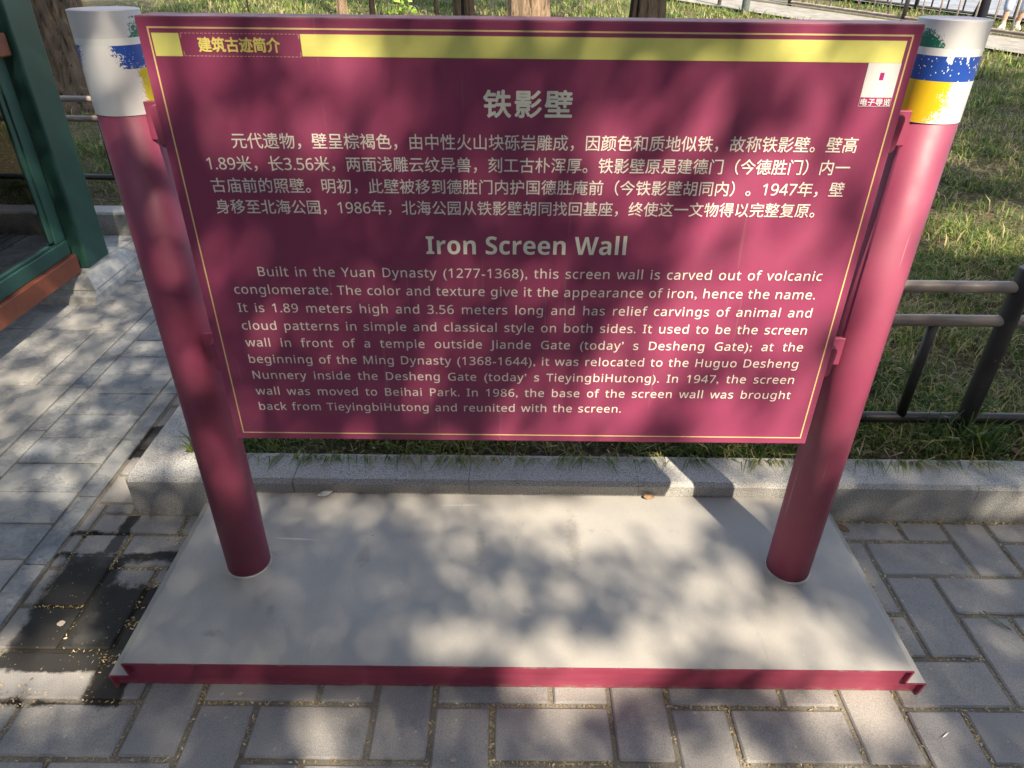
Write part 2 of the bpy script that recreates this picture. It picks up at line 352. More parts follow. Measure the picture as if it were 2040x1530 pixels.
# ---------------------------------------------------------------- terrain and ground sheets
def gh(x, y):
    t = max(0, y-3.2); return .118 + .06*(t*t/(t+.6) if t > 0 else 0)
def proj(x, y, z):
    d = Vector((x, y, z))-Vector(CAM); w = d.dot(FW)
    if w < .05: return None
    return 1020+FPX*d.dot(RT)/w, 765-FPX*d.dot(UP)/w
def ground_at(px, py):
    d = FW+RT*(px-1020)/FPX+UP*(765-py)/FPX; o = Vector(CAM); t = .5
    while t < 90:
        q = o+d*t
        if q.z < gh(q.x, q.y): return q
        t += .01
bm = bmesh.new()   # lawn: L-shaped terrain
xs = [-40, -20, -10, -6, -4, -3, -2, -1.06]+[ -.8+.2*i for i in range(0, 22)]+[4, 5, 6, 8, 10, 14, 20, 40]
ys = [.52, .8, 1.1, 1.5, 2, 2.5, 2.99, 3.2, 3.6, 4, 4.5, 5, 6, 7, 8, 9, 10, 12, 14, 18, 25, 40, 70]
gv = {}
for i, x in enumerate(xs):
    for j, y in enumerate(ys):
        if y < 2.98 and x < -1.07: continue
        gv[i, j] = bm.verts.new((x, y, gh(x, y)+(RNG.uniform(-.012, .006) if .6 < y < 30 else 0)))
for i in range(len(xs)-1):
    for j in range(len(ys)-1):
        k = [(i, j), (i+1, j), (i+1, j+1), (i, j+1)]
        if all(q in gv for q in k):
            f = bm.faces.new([gv[q] for q in k]); f.smooth = True
tag(bmobj('lawn_ground', bm, M_SOIL), kind='structure')
bm = bmesh.new(); box(bm, -60, 60, -60, 2.9, -.3, -.007)
tag(bmobj('ground', bm, M_MORTAR), kind='structure')

# ---------------------------------------------------------------- herringbone pavement
pav = tag(empty('pavement'), kind='structure')
Wd = .1372; X0, Y0 = -1.157, -.387; GAP = .0125
def brick_mesh(name, lx, ly, mat, th=.05, bev=.004, wob=0):
    b = bmesh.new(); box(b, -lx/2, lx/2, -ly/2, ly/2, -th, 0, bev)
    me = bpy.data.meshes.new(name); b.to_mesh(me); b.free(); me.materials.append(mat); return me
PH = [brick_mesh('paver_across', 2*Wd-GAP-random.uniform(0, .003), Wd-GAP-random.uniform(0, .003), M_PAVER) for _ in range(3)]
PV = [brick_mesh('paver_along', Wd-GAP-random.uniform(0, .003), 2*Wd-GAP-random.uniform(0, .003), M_PAVER) for _ in range(3)]
def inside_ok(x0, x1, y0, y1):
    if y1 > .385+.004 and x1 > -1.196: return False
    if x0 < -1.345: return False
    if x0 > -.87 and x1 < .87 and y0 > -.17 and y1 < .40: return False
    return True
for j in range(-7, 26):
    for i in range(-3, 26):
        k = (i+j) % 4; x = X0+i*Wd; y = Y0+j*Wd
        if k == 0: bx = (x, x+2*Wd, y, y+Wd); me = random.choice(PH)
        elif k == 2: bx = (x, x+Wd, y, y+2*Wd); me = random.choice(PV)
        else: continue
        if x > 2.3 or y > 2.8 or y < -1.05 : continue
        cx0, cx1, cy0, cy1 = bx; cx0 = max(cx0, -1.336)
        pieces = []
        if cy1 <= .386 or cx1 <= -1.19: pieces = [(cx0, min(cx1, 9 if cy1 <= .386 else -1.196), cy0, cy1)]
        else:
            if cy0 < .37: pieces.append((cx0, cx1, cy0, .386))
            if cx0 < -1.22: pieces.append((cx0, -1.196, max(cy0, .386), cy1))
        for (a, b, c_, d_) in pieces:
            if b-a < .028 or d_-c_ < .028 or a > b: continue
            if a > -.87 and b < .87 and c_ > -.17: continue
            whole = (a, b, c_, d_) == bx
            mm = me if whole else brick_mesh('paver_cut', b-a-GAP, d_-c_-GAP, M_PAVER)
            o = link('paver', mm, pav, ((a+b)/2, (c_+d_)/2, random.uniform(-.0015, .0015)))
            o.rotation_euler = (random.gauss(0, .0016), random.gauss(0, .0016), random.gauss(0, .004))

# ---------------------------------------------------------------- left stone paving
lp = tag(empty('stone_walkway'), kind='structure')
def slab(x0, x1, y0, y1, mat, name='slab', gap=.005, z=0):
    me = brick_mesh(name, x1-x0-gap, y1-y0-gap, mat, .05, .0025)
    o = link(name, me, lp, ((x0+x1)/2, (y0+y1)/2, z+random.uniform(-.0012, .0015)))
    o.rotation_euler = (random.gauss(0, .0012), random.gauss(0, .0012), random.gauss(0, .003))
y = -1.0
while y < 2.78: 
    L = .298+random.uniform(-.01, .01); slab(-1.412, -1.343, y, min(y+L, 2.84), M_SLABB, 'edge_brick'); y += L
y = .192-.1465*9
while y < 2.75:
    if y > 1.6: slab(-1.71, -1.415, y, min(y+.29, 2.84), M_SLABB, 'stone_tile'); y += .293
    else: slab(-1.71, -1.415, y, y+.1465, M_SLABB, 'stone_tile'); y += .1465
y = -.92
for L in (.45, .5, .53, .26, .29, .27, .28, .3, .3, .3, .3):
    if y < 2.75: slab(-1.785, -1.713, y, min(y+L, 2.84), M_SLABB, 'edge_brick')
    y += L
rows = [(-1, -.45, []), (-.45, .04, [-2.3]), (.04, .55, [-2.02]), (.55, 1.125, [-2.45]), (1.125, 1.607, [-1.93, -2.62]), (1.607, 2.16, [-2.15]), (2.16, 2.46, [-1.98]), (2.46, 2.84, [-2.3])]
for a, b, js in rows:
    e = [-1.788]+js+[-3.4]
    for p, q in zip(e, e[1:]): slab(q, p, a, b, M_SLABW if a > .5 else M_SLABB, 'slab', .006)
    slab(-4.6, -3.4, a, b, M_SLABW, 'slab', .006)

# ---------------------------------------------------------------- granite kerb
kb = tag(empty('granite_kerb'), kind='structure')
KT, KY0, KY1 = .138, .387, .520
def kerb_stone(x0, x1, y0, y1, fx=False, side='front'):
    g = .0006; x0 += g*(side != 'left'); x1 -= g*(side != 'left')
    bm = bmesh.new(); c = .012
    if side == 'front': prof = [(y0, -.05), (y0, KT-c), (y0+c, KT), (y1, KT), (y1, -.05)]; P3 = lambda t, a, z: (t, a, z); ts = (x0, x1)
    else: prof = [(x0, -.05), (x0, KT-c), (x0+c, KT), (x1, KT), (x1, -.05)]; P3 = lambda t, a, z: (a, t, z); ts = (y0+g, y1-g)
    n = 6; rings = [[bm.verts.new(P3(ts[0]+(ts[1]-ts[0])*i/n, a+RNG.uniform(-.0006, .0006), z+RNG.uniform(-.0006, .0006))) for a, z in prof] for i in range(n+1)]
    for A, B in zip(rings, rings[1:]):
        for k in range(len(prof)): bm.faces.new((A[k], B[k], B[(k+1) % len(prof)], A[(k+1) % len(prof)]))
    bm.faces.new(rings[0][::-1]); bm.faces.new(rings[-1]); bmesh.ops.recalc_face_normals(bm, faces=bm.faces[:])
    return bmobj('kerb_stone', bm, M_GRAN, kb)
# corner stone, chamfered
bm = bmesh.new()
pts = [(-1.179, KY0), (-.681, KY0), (-.681, KY1), (-1.056, KY1), (-1.056, .86), (-1.193, .86), (-1.193, .402)]
c = .012; lo = [bm.verts.new((x, y, -.05)) for x, y in pts]; mid = [bm.verts.new((x, y, KT-c)) for x, y in pts]
cxy = (-1.0, .55); ins = [(-1.175, KY0+c), (-.681, KY0+c), (-.681, KY1), (-1.056, KY1), (-1.056, .86), (-1.193+c, .86), (-1.193+c, .407)]
hi = [bm.verts.new((x, y, KT)) for x, y in ins]
for A, B in ((lo, mid), (mid, hi)):
    for k in range(7): bm.faces.new((A[k], A[(k+1) % 7], B[(k+1) % 7], B[k]))
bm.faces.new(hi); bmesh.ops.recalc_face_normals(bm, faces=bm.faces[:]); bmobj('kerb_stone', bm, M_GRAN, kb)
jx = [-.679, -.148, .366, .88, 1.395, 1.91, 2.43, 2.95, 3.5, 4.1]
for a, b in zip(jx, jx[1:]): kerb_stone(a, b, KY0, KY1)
for a, b in ((.863, 1.37), (1.37, 1.88), (1.88, 2.39), (2.39, 2.846)): kerb_stone(-1.193, -1.056, a, b, side='left')
for a, b in ((-3.9, -3.3), (-3.3, -2.73), (-2.73, -2.2), (-2.2, -1.66), (-1.66, -1.056)): kerb_stone(a, b, 2.85, 2.985)

# ---------------------------------------------------------------- the sign
sign = tag(empty('information_sign', (0, .09, 0)), 'maroon bilingual park sign on two banded posts and a grey metal base', 'sign')
sign.location = (0, 0, 0)
XL, XR, YF, YB, HP, FL, ZF = -.9212, .9195, -.2155, .3845, .0915, .0411, .0466
# base: folded sheet with stepped sides, rounded bends
def arc(cx, cz, r, a0, a1, n=4): return [(cx+r*math.cos(R(a0+(a1-a0)*i/n)), cz+r*math.sin(R(a0+(a1-a0)*i/n))) for i in range(n+1)]
r_ = .006
def side_prof(xe, s):   # outer profile from the top outwards and down
    p = []
    p += [(xe-s*r_+s*r_*math.cos(R(90-90*i/4)), HP-r_+r_*math.sin(R(90-90*i/4))) for i in range(5)]
    xi = xe-s*.006
    p += [(xi+s*.004+s*.004*math.cos(R(180+90*i/3)), ZF+.004+.004*math.sin(R(180+90*i/3))) for i in range(4)]
    xo = xe+s*FL
    p += [(xo-s*r_+s*r_*math.cos(R(90-90*i/4)), ZF-r_+r_*math.sin(R(90-90*i/4))) for i in range(5)]
    p += [(xo-s*.008, .001)]
    return p
outL = side_prof(XL, -1)[::-1]; outR = side_prof(XR, 1); outer = outL+outR
bm = bmesh.new(); NY = 2
rg = [[bm.verts.new((x, yy, z)) for x, z in outer] for yy in (YF+.0005, YB)]
for k in range(len(outer)-1):
    f = bm.faces.new((rg[0][k], rg[0][k+1], rg[1][k+1], rg[1][k]))
    f.smooth = not (k == len(outL)-1)
bmesh.ops.recalc_face_normals(bm, faces=bm.faces[:]); 
for f in bm.faces:
    if f.normal.z < -.5: f.normal_flip()
base = bmobj('base_cover', bm, M_PLINTH, sign)
# edge lip of the sheet seen from the front (thickness 5 mm) and recessed front plate
def inset(prof, d):
    out = []
    for i, (x, z) in enumerate(prof):
        a = prof[max(i-1, 0)]; b = prof[min(i+1, len(prof)-1)]; tx, tz = b[0]-a[0], b[1]-a[1]; l = math.hypot(tx, tz) or 1
        out.append((x+tz/l*d, z-tx/l*d))
    return out
inn = inset(outer, .005)
bm = bmesh.new()
A = [bm.verts.new((x, YF, z)) for x, z in outer]; B = [bm.verts.new((x, YF-.0004, z)) for x, z in inn]; C = [bm.verts.new((x, YF+.024, z)) for x, z in inn]
for k in range(len(outer)-1):
    bm.faces.new((A[k], A[k+1], B[k+1], B[k])); bm.faces.new((B[k], B[k+1], C[k+1], C[k]))
bmobj('base_rim', bm, M_SKIRT, base)
bm = bmesh.new()
nL = len(outL); F = [bm.verts.new((x, YF+.011, z)) for x, z in inset(outer, .0035)]
bm.faces.new(F[::-1]); bmesh.ops.triangulate(bm, faces=bm.faces[:]); bmobj('base_front_plate', bm, M_SKIRT, base)
# rear closing plate
bm = bmesh.new(); F = [bm.verts.new((x, YB-.001, z)) for x, z in inset(outer, .0008)]; bm.faces.new(F); bmesh.ops.triangulate(bm, faces=bm.faces[:]); bmobj('base_rear_plate', bm, M_SKIRT, base)
PL, PR, YP, RR, PT = -.7237, .7266, .1004, .0554, 1.4087
def make_post(x, right):
    o = tubeobj('post', (0, 0, HP), (0, 0, PT-.001), RR, M_POST, sign, 64); o.location = (x, YP, 0)
    bm = bmesh.new(); zb = 1.2475 if right else 1.2455
    for (q0, z0), (q1, z1) in (((RR, zb), (RR+.0012, zb)), ((RR+.0012, zb), (RR+.0012, PT)), ((RR+.0012, PT), (RR-.0005, PT+.0004))):
        ra, rb = [[bm.verts.new((q*math.cos(k/64*2*math.pi), q*math.sin(k/64*2*math.pi), z)) for k in range(64)] for q, z in ((q0, z0), (q1, z1))]
        for k in range(64):
            f = bm.faces.new((ra[k], ra[(k+1) % 64], rb[(k+1) % 64], rb[k])); f.smooth = z1-z0 > .01
    bmobj('band_wrap', bm, mk_wrap(right), o)
    bm = bmesh.new(); tube(bm, (0, 0, PT-.004), (0, 0, PT+.0006), RR-.001, n=64); bmobj('cap_plate', bm, simple('cap_grey_' + str(right), (.46, .34, .37), .45, .5, .15), o)
    bm = bmesh.new()   # weld bead
    for i, (q, z) in enumerate(((RR+.004, HP+.0004), (RR+.0015, HP+.003), (RR-.001, HP+.0045))):
        ring = [bm.verts.new((q*math.cos(k/64*2*math.pi), q*math.sin(k/64*2*math.pi), z)) for k in range(64)]
        if i:
            for k in range(64):
                f = bm.faces.new((prev[k], prev[(k+1) % 64], ring[(k+1) % 64], ring[k])); f.smooth = True
        prev = ring
    bmobj('weld_bead', bm, M_PLINTH, o); return o
make_post(PL, False); make_post(PR, True)
BL, BR, BB, BT, BD = -.6264, .6264, .5807, 1.4070, .066
bm = bmesh.new(); box(bm, BL, BR, 0, BD, BB, BT, .0018, 2)
panel = bmobj('sign_panel', bm, M_RIM, sign)
bm = bmesh.new()   # printed face sheet, with slightly nibbled upper corners
c_ = .004; pts = [(BL+.0025, BB+.0025), (BR-.0025, BB+.0025), (BR-.0025, BT-.026), (BR-.0042, BT-.016), (BR-.0028, BT-.009), (BR-.006, BT-.004), (BL+.006, BT-.004), (BL+.003, BT-.010), (BL+.005, BT-.018), (BL+.0025, BT-.03)]
F = [bm.verts.new((x, -.0009, z)) for x, z in pts]; G = [bm.verts.new((x, .0008, z)) for x, z in pts]
bm.faces.new(F); [bm.faces.new((F[i], G[i], G[(i+1) % len(F)], F[(i+1) % len(F)])) for i in range(len(F))]
bmesh.ops.recalc_face_normals(bm, faces=bm.faces[:]); bmobj('printed_sheet', bm, M_BOARD, panel)
def quad(bm, pts, y): bm.faces.new([bm.verts.new((x, y, z)) for x, z in pts])
def rect(bm, x0, x1, z0, z1, y): quad(bm, [(x0, z0), (x1, z0), (x1, z1), (x0, z1)], y)
# gold border
gl, gr, gb, gt, w = -.6095, .6125, .5970, 1.3918, .0026
bm = bmesh.new(); y = -.0014
rect(bm, gl, gr, gt-w, gt, y); rect(bm, gl, gr, gb, gb+w, y); rect(bm, gl, gl+w, gb+w, gt-w, y); rect(bm, gr-w, gr, gb+w, gt-w, y); bmobj('gold_border', bm, M_GOLD, panel)
bm = bmesh.new(); rect(bm, -.6045, -.561, 1.3487, 1.3827, -.0014); bmobj('yellow_band', bm, M_YEL, panel)
bm = bmesh.new(); rect(bm, -.367, .604, 1.3505, 1.383, -.0014); bmobj('yellow_band', bm, M_YEL, panel)
bm = bmesh.new()
x = -.558
while x < -.372: rect(bm, x, min(x+.0042, -.3695), 1.3822, 1.3832, -.0014); rect(bm, x, min(x+.0042, -.3695), 1.3490, 1.3500, -.0014); x += .0064
for xx in (-.5585, -.3700):
    for z0 in (1.376, 1.3505): rect(bm, xx, xx+.001, z0, z0+.006, -.0014)
bmobj('dashed_frame', bm, M_PINKL, panel)
# sticker (code left out) with its caption strip
bm = bmesh.new(); box(bm, .5515, .6045, -.0017, -.0010, 1.298, 1.3502); st = bmobj('sticker', bm, M_WHITE, panel)
bm = bmesh.new(); box(bm, .5515, .6045, -.0017, -.0010, 1.2835, 1.2978); bmobj('sticker_caption_strip', bm, M_WHITE, panel)
bm = bmesh.new(); rect(bm, .5520, .6040, 1.2845, 1.2978, -.0020); bmobj('caption_ground', bm, M_MAG, panel)
bm = bmesh.new(); rect(bm, .5745, .5815, 1.3245, 1.3360, -.0020); bmobj('sticker_emblem', bm, M_MAG, panel)

def latin(t, bold):   # sans-serif letterforms
    A, a, d = (0x1D5D4, 0x1D5EE, 0x1D7EC) if bold else (0x1D5A0, 0x1D5BA, 0x1D7E2)
    return ''.join(chr(A+ord(q)-65) if 'A' <= q <= 'Z' else chr(a+ord(q)-97) if 'a' <= q <= 'z' else chr(d+ord(q)-48) if '0' <= q <= '9' else q for q in t)
def text(name, body, x0, x1, z, zz, mat, size, words=False, bold=0, lb=False, sy=1, y=-.0016, chsp=1.0):
    body = latin(body, lb)
    c = bpy.data.curves.new(name, 'FONT'); c.body = body; c.size = 1; c.resolution_u = 3; c.space_character = chsp
    def measure():
        o = bpy.data.objects.new('tmp', c); COL.objects.link(o); dg = bpy.context.evaluated_depsgraph_get()
        me = bpy.data.meshes.new_from_object(o.evaluated_get(dg)); bpy.data.objects.remove(o)
        a = np.empty(len(me.vertices)*3, np.float32); me.vertices.foreach_get('co', a); return me, a.reshape(-1, 3)
    me, a = measure(); want = (x1-x0)/size; wd = a[:, 0].max()-a[:, 0].min(); sx = size
    if words:
        n = body.count(' ')
        c.space_word = 2.0; m2, a2 = measure(); per = (a2[:, 0].max()-a2[:, 0].min()-wd)
        c.space_word = max(.55, 1+(want-wd)/per) if per > 0 else 1; me, a = measure(); wd = a[:, 0].max()-a[:, 0].min()
    sx = (x1-x0)/wd; mn = a[:, 0].min()
    for v in me.vertices:
        X = (v.co.x-mn)*sx+x0; k = (X-x0)/(x1-x0)
        v.co = Vector((X, y, v.co.y*size*sy+z+(zz-z)*k))
    if bold:   # heavier strokes: shifted copies, each a hair in front of the last
        b0 = bmesh.new(); b0.from_mesh(me); src = b0.copy(); 
        for q, (dx, dz) in enumerate(((bold, 0), (-bold, 0), (0, bold), (0, -bold), (bold*.7, bold*.7), (-bold*.7, -bold*.7), (bold*.7, -bold*.7), (-bold*.7, bold*.7))):
            merge(b0, src.copy(), Matrix.Translation((dx*size, -.00004*(q+1), dz*size)))
        b0.to_mesh(me); b0.free()
    me.materials.clear(); me.materials.append(mat); print(name, 'sx/size %.3f' % (sx/size), 'height', a[:, 1].min(), a[:, 1].max())
    o = link(name, me, panel); return o
CN = ["元代遗物，壁呈棕褐色，由中性火山块砾岩雕成，因颜色和质地似铁，故称铁影壁。壁高",
      "1.89米，长3.56米，两面浅雕云纹异兽，刻工古朴浑厚。铁影壁原是建德门（今德胜门）内一",
      "古庙前的照壁。明初，此壁被移到德胜门内护国德胜庵前（今铁影壁胡同内）。1947年，壁",
      "身移至北海公园，1986年，北海公园从铁影壁胡同找回基座，终使这一文物得以完整复原。"]
CX = [(-.5093, .5676, 1.2065, 1.2100), (-.5605, .5651, 1.1678, 1.1716), (-.5610, .5645, 1.1293, 1.1330), (-.5609, .5225, 1.0907, 1.0946)]
for b, (x0, x1, z, zz) in zip(CN, CX): text('chinese_text_line', b, x0, x1, z, zz, M_CREAM, .0282, bold=.007)
text('heading_text', "建筑古迹简介", -.5325, -.4015, 1.3575, 1.3578, M_TXTY, .0230, bold=.030)
text('chinese_title', "铁影壁", -.0745, .0732, 1.2635, 1.2640, M_TITLE, .0465, bold=.024, chsp=1.12)
text('caption_text', "电子导览", .5535, .6030, 1.2862, 1.2862, M_WHITE, .0118, bold=.025, y=-.0024)
text('english_title', "Iron Screen Wall", -.1848, .1882, 1.0146, 1.0168, M_TITLE, .0487, lb=True)
EN = [("Built in the Yuan Dynasty (1277-1368), this screen wall is carved out of volcanic", -.5079, .5663, .9667, .9691),
      ("conglomerate. The color and texture give it the appearance of iron, hence the name.", -.5604, .5630, .9295, .9303),
      ("It is 1.89 meters high and 3.56 meters long and has relief carvings of animal and", -.5605, .5648, .8905, .8914),
      ("cloud patterns in simple and classical style on both sides. It used to be the screen", -.5608, .5642, .8514, .8531),
      ("wall in front of a temple outside Jiande Gate (today’ s Desheng Gate); at the", -.5612, .5653, .8130, .8148),
      ("beginning of the Ming Dynasty (1368-1644), it was relocated to the Huguo Desheng", -.5614, .5643, .7746, .7759),
      ("Nunnery inside the Desheng Gate (today’ s TieyingbiHutong). In 1947, the screen", -.5605, .5644, .7364, .7375),
      ("wall was moved to Beihai Park. In 1986, the base of the screen wall was brought", -.5615, .5654, .6971, .6997),
      ("back from TieyingbiHutong and reunited with the screen.", -.5613, .2116, .6584, .6605)]
for b, x0, x1, z, zz in EN: text('english_text_line', b, x0, x1, z, zz, M_CREAM, .0262, words=True, bold=.006, chsp=1.08)
# clamps between panel and posts
for sx, z0, z1 in ((-1, 1.199, 1.268), (1, 1.203, 1.266), (-1, .742, .806), (1, .743, .810)):
    e = BR*sx
    bm = bmesh.new()
    pts = [(e-sx*.02, z0+.004), (e+sx*.010, z0), (e+sx*.017, z0+.006), (e+sx*.019, z0+.03), (e+sx*.021, z1-.006), (e+sx*.018, z1), (e-sx*.02, z1+.002)]
    A = [bm.verts.new((x, .016, z)) for x, z in pts]; B = [bm.verts.new((x+sx*.006, .062, z)) for x, z in pts]
    bm.faces.new(A); bm.faces.new(B[::-1]); [bm.faces.new((A[i], B[i], B[(i+1) % 7], A[(i+1) % 7])) for i in range(7)]
    bmesh.ops.recalc_face_normals(bm, faces=bm.faces[:]); bmesh.ops.bevel(bm, geom=bm.edges[:], offset=.0015, segments=2, affect='EDGES'); box(bm, min(e-sx*.03, e+sx*.062), max(e-sx*.03, e+sx*.062), .066, .076, z0+.002, z1-.001, .001); bmobj('clamp_bracket', bm, M_POST, sign)

# ---------------------------------------------------------------- fences
def small_fence(root, x0, x1, y, zs, post_x, bal, mats, rpost=.040, ptop=.70, base=.12):
    zb, zm, zt = zs; mr_, mv = mats
    for z in (zt, zm): tubeobj('rail', (x0, y, z), (x1, y, z), .0185, mr_, root, 20)
    tubeobj('rail', (x0, y, zb), (x1, y, zb), .0185, mv, root, 20)
    for px in post_x: tubeobj('post', (px, y, base-.15), (px, y, ptop), rpost, mv, root, 28, .004)
    for bx in bal: tubeobj('baluster', (bx, y, zb), (bx, y, zm), .0155, mv, root, 14)
f1 = tag(empty('metal_fence', (.2, .7, .12)), 'low black tube fence with two worn top rails to the right of the sign', 'fence', 'low tube fences round the lawn')
f1.location = (0, 0, 0)
small_fence(f1, -.42, 3.6, .70, (.178, .541, .654), (-.42, 1.508, 3.4), (-.1, .2, .5, .8, 1.075, 1.285, 1.75, 2.0, 2.3, 2.6, 2.9, 3.2), (M_RAIL, M_DARK), ptop=.716, rpost=.0285)
f2 = tag(empty('metal_fence', (-2, 3.3, .12)), 'low tube fence between the green column and the left sign post', 'fence', 'low tube fences round the lawn')
f2.location = (0, 0, 0)
small_fence(f2, -4.2, -.75, 3.3, (.225, .585, .70), (-.75, -3.6), (-4., -3.65, -3.2, -2.9, -2.60, -2.2, -1.9, -1.6, -1.3, -1.0), (M_RAIL, M_DARK), ptop=.74, rpost=.0285)

# ---------------------------------------------------------------- green glazed booth on the left
bo = tag(empty('glazed_booth'), 'dark green booth with glass panes, red-brown bottom rails and a carved white stone foot', 'booth')
def col_box(name, x0, x1, y0, y1, z0, z1, mat, bev=.008, parent=bo): return boxobj(name, (x0, x1, y0, y1, z0, z1), mat, parent, bev, 3)
col_box('column', -2.325, -2.122, 2.0, 2.2, .132, 2.6, M_TEAL, .014)
col_box('column', -2.325, -2.122, -.6, -.4, .132, 2.6, M_TEAL, .014)
col_box('column', -4.3, -4.1, 2.0, 2.2, .132, 2.6, M_TEAL, .014)
def stone_foot(cx, cy):
    o = empty('stone_foot'); o.parent = bo
    hx, hy = .17, .20
    bm = bmesh.new(); box(bm, cx-hx-.012, cx+hx+.012, cy-hy-.05, cy+hy+.08, -.03, .042, .004, 2); 
    prof = [(0, .042), (.004, .055), (.000, .062), (.012, .085), (.040, .115), (.062, .122), (.064, .134)]
    rg = [[bm.verts.new((cx+sx*(hx-d), cy+sy*(hy+.03-d)+.015, z)) for sx, sy in ((-1, -1), (1, -1), (1, 1), (-1, 1))] for d, z in prof]
    for A, B in zip(rg, rg[1:]):
        for k in range(4): bm.faces.new((A[k], A[(k+1) % 4], B[(k+1) % 4], B[k]))
    bm.faces.new(rg[-1]); f = bmobj('stone_foot', bm, M_MARBLE, bo); bpy.data.objects.remove(o)
    return f
stone_foot(-2.24, 2.12); stone_foot(-2.24, -.48)
def pane_side(xo, y0, y1, zlo):   # side running towards the viewer
    col_box('bottom_rail', xo-.06, xo, y0, y1, zlo, zlo+.092, M_RED, .006)
    fr = col_box('window_frame', xo-.065, xo-.022, y0, y1, zlo+.0925, zlo+.165, M_TEAL, .005)
    col_box('bead', xo-.055, xo-.030, y0, y1-.125, zlo+.165, zlo+.180, M_TEAL, .004, fr)
    st = col_box('window_stile', xo-.068, xo-.026, y1-.075, y1, zlo+.165, 2.5, M_TEAL, .005)
    col_box('bead', xo-.058, xo-.034, y1-.105, y1-.075, zlo+.18, 2.5, M_TEAL, .005, st)
    g = boxobj('glass_pane', (xo-.048, xo-.042, y0, y1-.104, zlo+.178, 2.5), M_GLASS, bo, 0)
mg = Mat('window_glass', .03, .5)
mg.b.inputs['Base Color'].default_value = (.02, .03, .025, 1)
trn = mg.n('ShaderNodeBsdfTransparent'); trn.inputs[0].default_value = (.62, .70, .66, 1); gls = mg.n('ShaderNodeBsdfGlossy'); gls.inputs['Roughness'].default_value = .015
lw = mg.n('ShaderNodeFresnel'); lw.inputs[0].default_value = 1.5; mxg = mg.n('ShaderNodeMixShader'); mg.t.links.new(mg.math('ADD', lw.outputs[0], .12), mxg.inputs[0])
mg.t.links.new(trn.outputs[0], mxg.inputs[1]); mg.t.links.new(gls.outputs[0], mxg.inputs[2]); mg.t.links.new(mxg.outputs[0], mg.t.nodes['Material Output'].inputs[0]); M_GLASS = mg.m
pane_side(-2.150, -.42, 1.975, .130)
col_box('crossbar', -2.215, -2.145, -.4, 1.99, 1.10, 1.19, M_RED, .008)
# rear side of the booth, seen through the glass
col_box('bottom_rail', -4.1, -2.33, 2.07, 2.13, .13, .222, M_RED, .006)
col_box('window_frame', -4.1, -2.33, 2.08, 2.12, .2225, .295, M_TEAL, .005)
boxobj('glass_pane', (-4.1, -2.40, 2.095, 2.101, .295, 2.5), M_GLASS, bo, 0)
col_box('window_stile', -2.40, -2.33, 2.08, 2.12, .295, 2.5, M_TEAL, .005)
col_box('booth_roof', -4.6, -1.95, -.9, 2.45, 2.6, 2.72, M_TEAL, .01)

# ---------------------------------------------------------------- trees
def trunk_mesh(r, h, flare=.5, lobes=7, seed=0, n=48, m=26, amp=.07):
    rn = random.Random(seed); ph = rn.uniform(0, 6); bm = bmesh.new(); rings = []
    for j in range(m+1):
        t = j/m; z = h*t**1.6; fl = 1+flare*math.exp(-z/.28); rr = r*fl*(1-.35*z/h)
        ring = []
        for k in range(n):
            a = 2*math.pi*k/n; tw = a+z*.25
            w = 1+amp*math.sin(lobes*tw+ph)+amp*.5*math.sin(13*tw+ph*2+z)+rn.uniform(-.022, .022)+.12*math.exp(-z/.25)*math.sin(5*a+ph)
            ring.append(bm.verts.new((rr*w*math.cos(a)+.04*math.sin(z*.8+ph), rr*w*math.sin(a)+.04*math.cos(z*.7+ph), z-.12)))
        rings.append(ring)
    for A, B in zip(rings, rings[1:]):
        for k in range(n):
            f = bm.faces.new((A[k], A[(k+1) % n], B[(k+1) % n], B[k])); f.smooth = True
    return bm
def limbs(bm, r, h, rad, seed, k=6):
    rn = random.Random(seed)
    for i in range(k):
        a = rn.uniform(0, 6.28); z = h*rn.uniform(.5, .92); L = rad*rn.uniform(.5, .85)
        p = Vector((0, 0, z)); d = Vector((math.cos(a), math.sin(a), .5)).normalized()
        for s in range(4):
            q = p+d*L/4; tube(bm, p, q, r*.38*(1-s*.22), r*.38*(1-(s+1)*.22), 8, False); p = q; d = (d+Vector((rn.uniform(-.3, .3), rn.uniform(-.3, .3), .18))).normalized()
def leafquads(P, size, normals=None, jit=1.0):
    n = len(P); P = np.asarray(P)
    if normals is None: N = RNG.normal(size=(n, 3))
    else: N = normals+RNG.normal(size=(n, 3))*jit
    N /= np.linalg.norm(N, axis=1, keepdims=True)
    T = np.cross(N, RNG.normal(size=(n, 3))); T /= np.linalg.norm(T, axis=1, keepdims=True); B = np.cross(N, T)
    s = (np.asarray(size)*RNG.uniform(.8, 1.2, n))[:, None]
    V = np.stack([P-T*s*.6, P-B*s*.42, P+T*s*.6, P+B*s*.42], 1).reshape(-1, 3)
    F = np.arange(n*4).reshape(n, 4); return V, F
def crown_pts(rad, hh, nclump, per, seed):
    rn = np.random.default_rng(seed); c = rn.normal(size=(nclump, 3)); c /= np.linalg.norm(c, axis=1, keepdims=True); c *= (rn.uniform(.2, 1, nclump)**.5)[:, None]*np.array([rad, rad, hh])
    P = (c[:, None]+rn.normal(size=(nclump, per, 3))*rad*.13).reshape(-1, 3); return P
VC, FC = leafquads(crown_pts(2.0, 1.7, 70, 55, 3), np.full(3850, .13)); CROWN = npmesh('crown', VC, [FC], [M_LEAF])
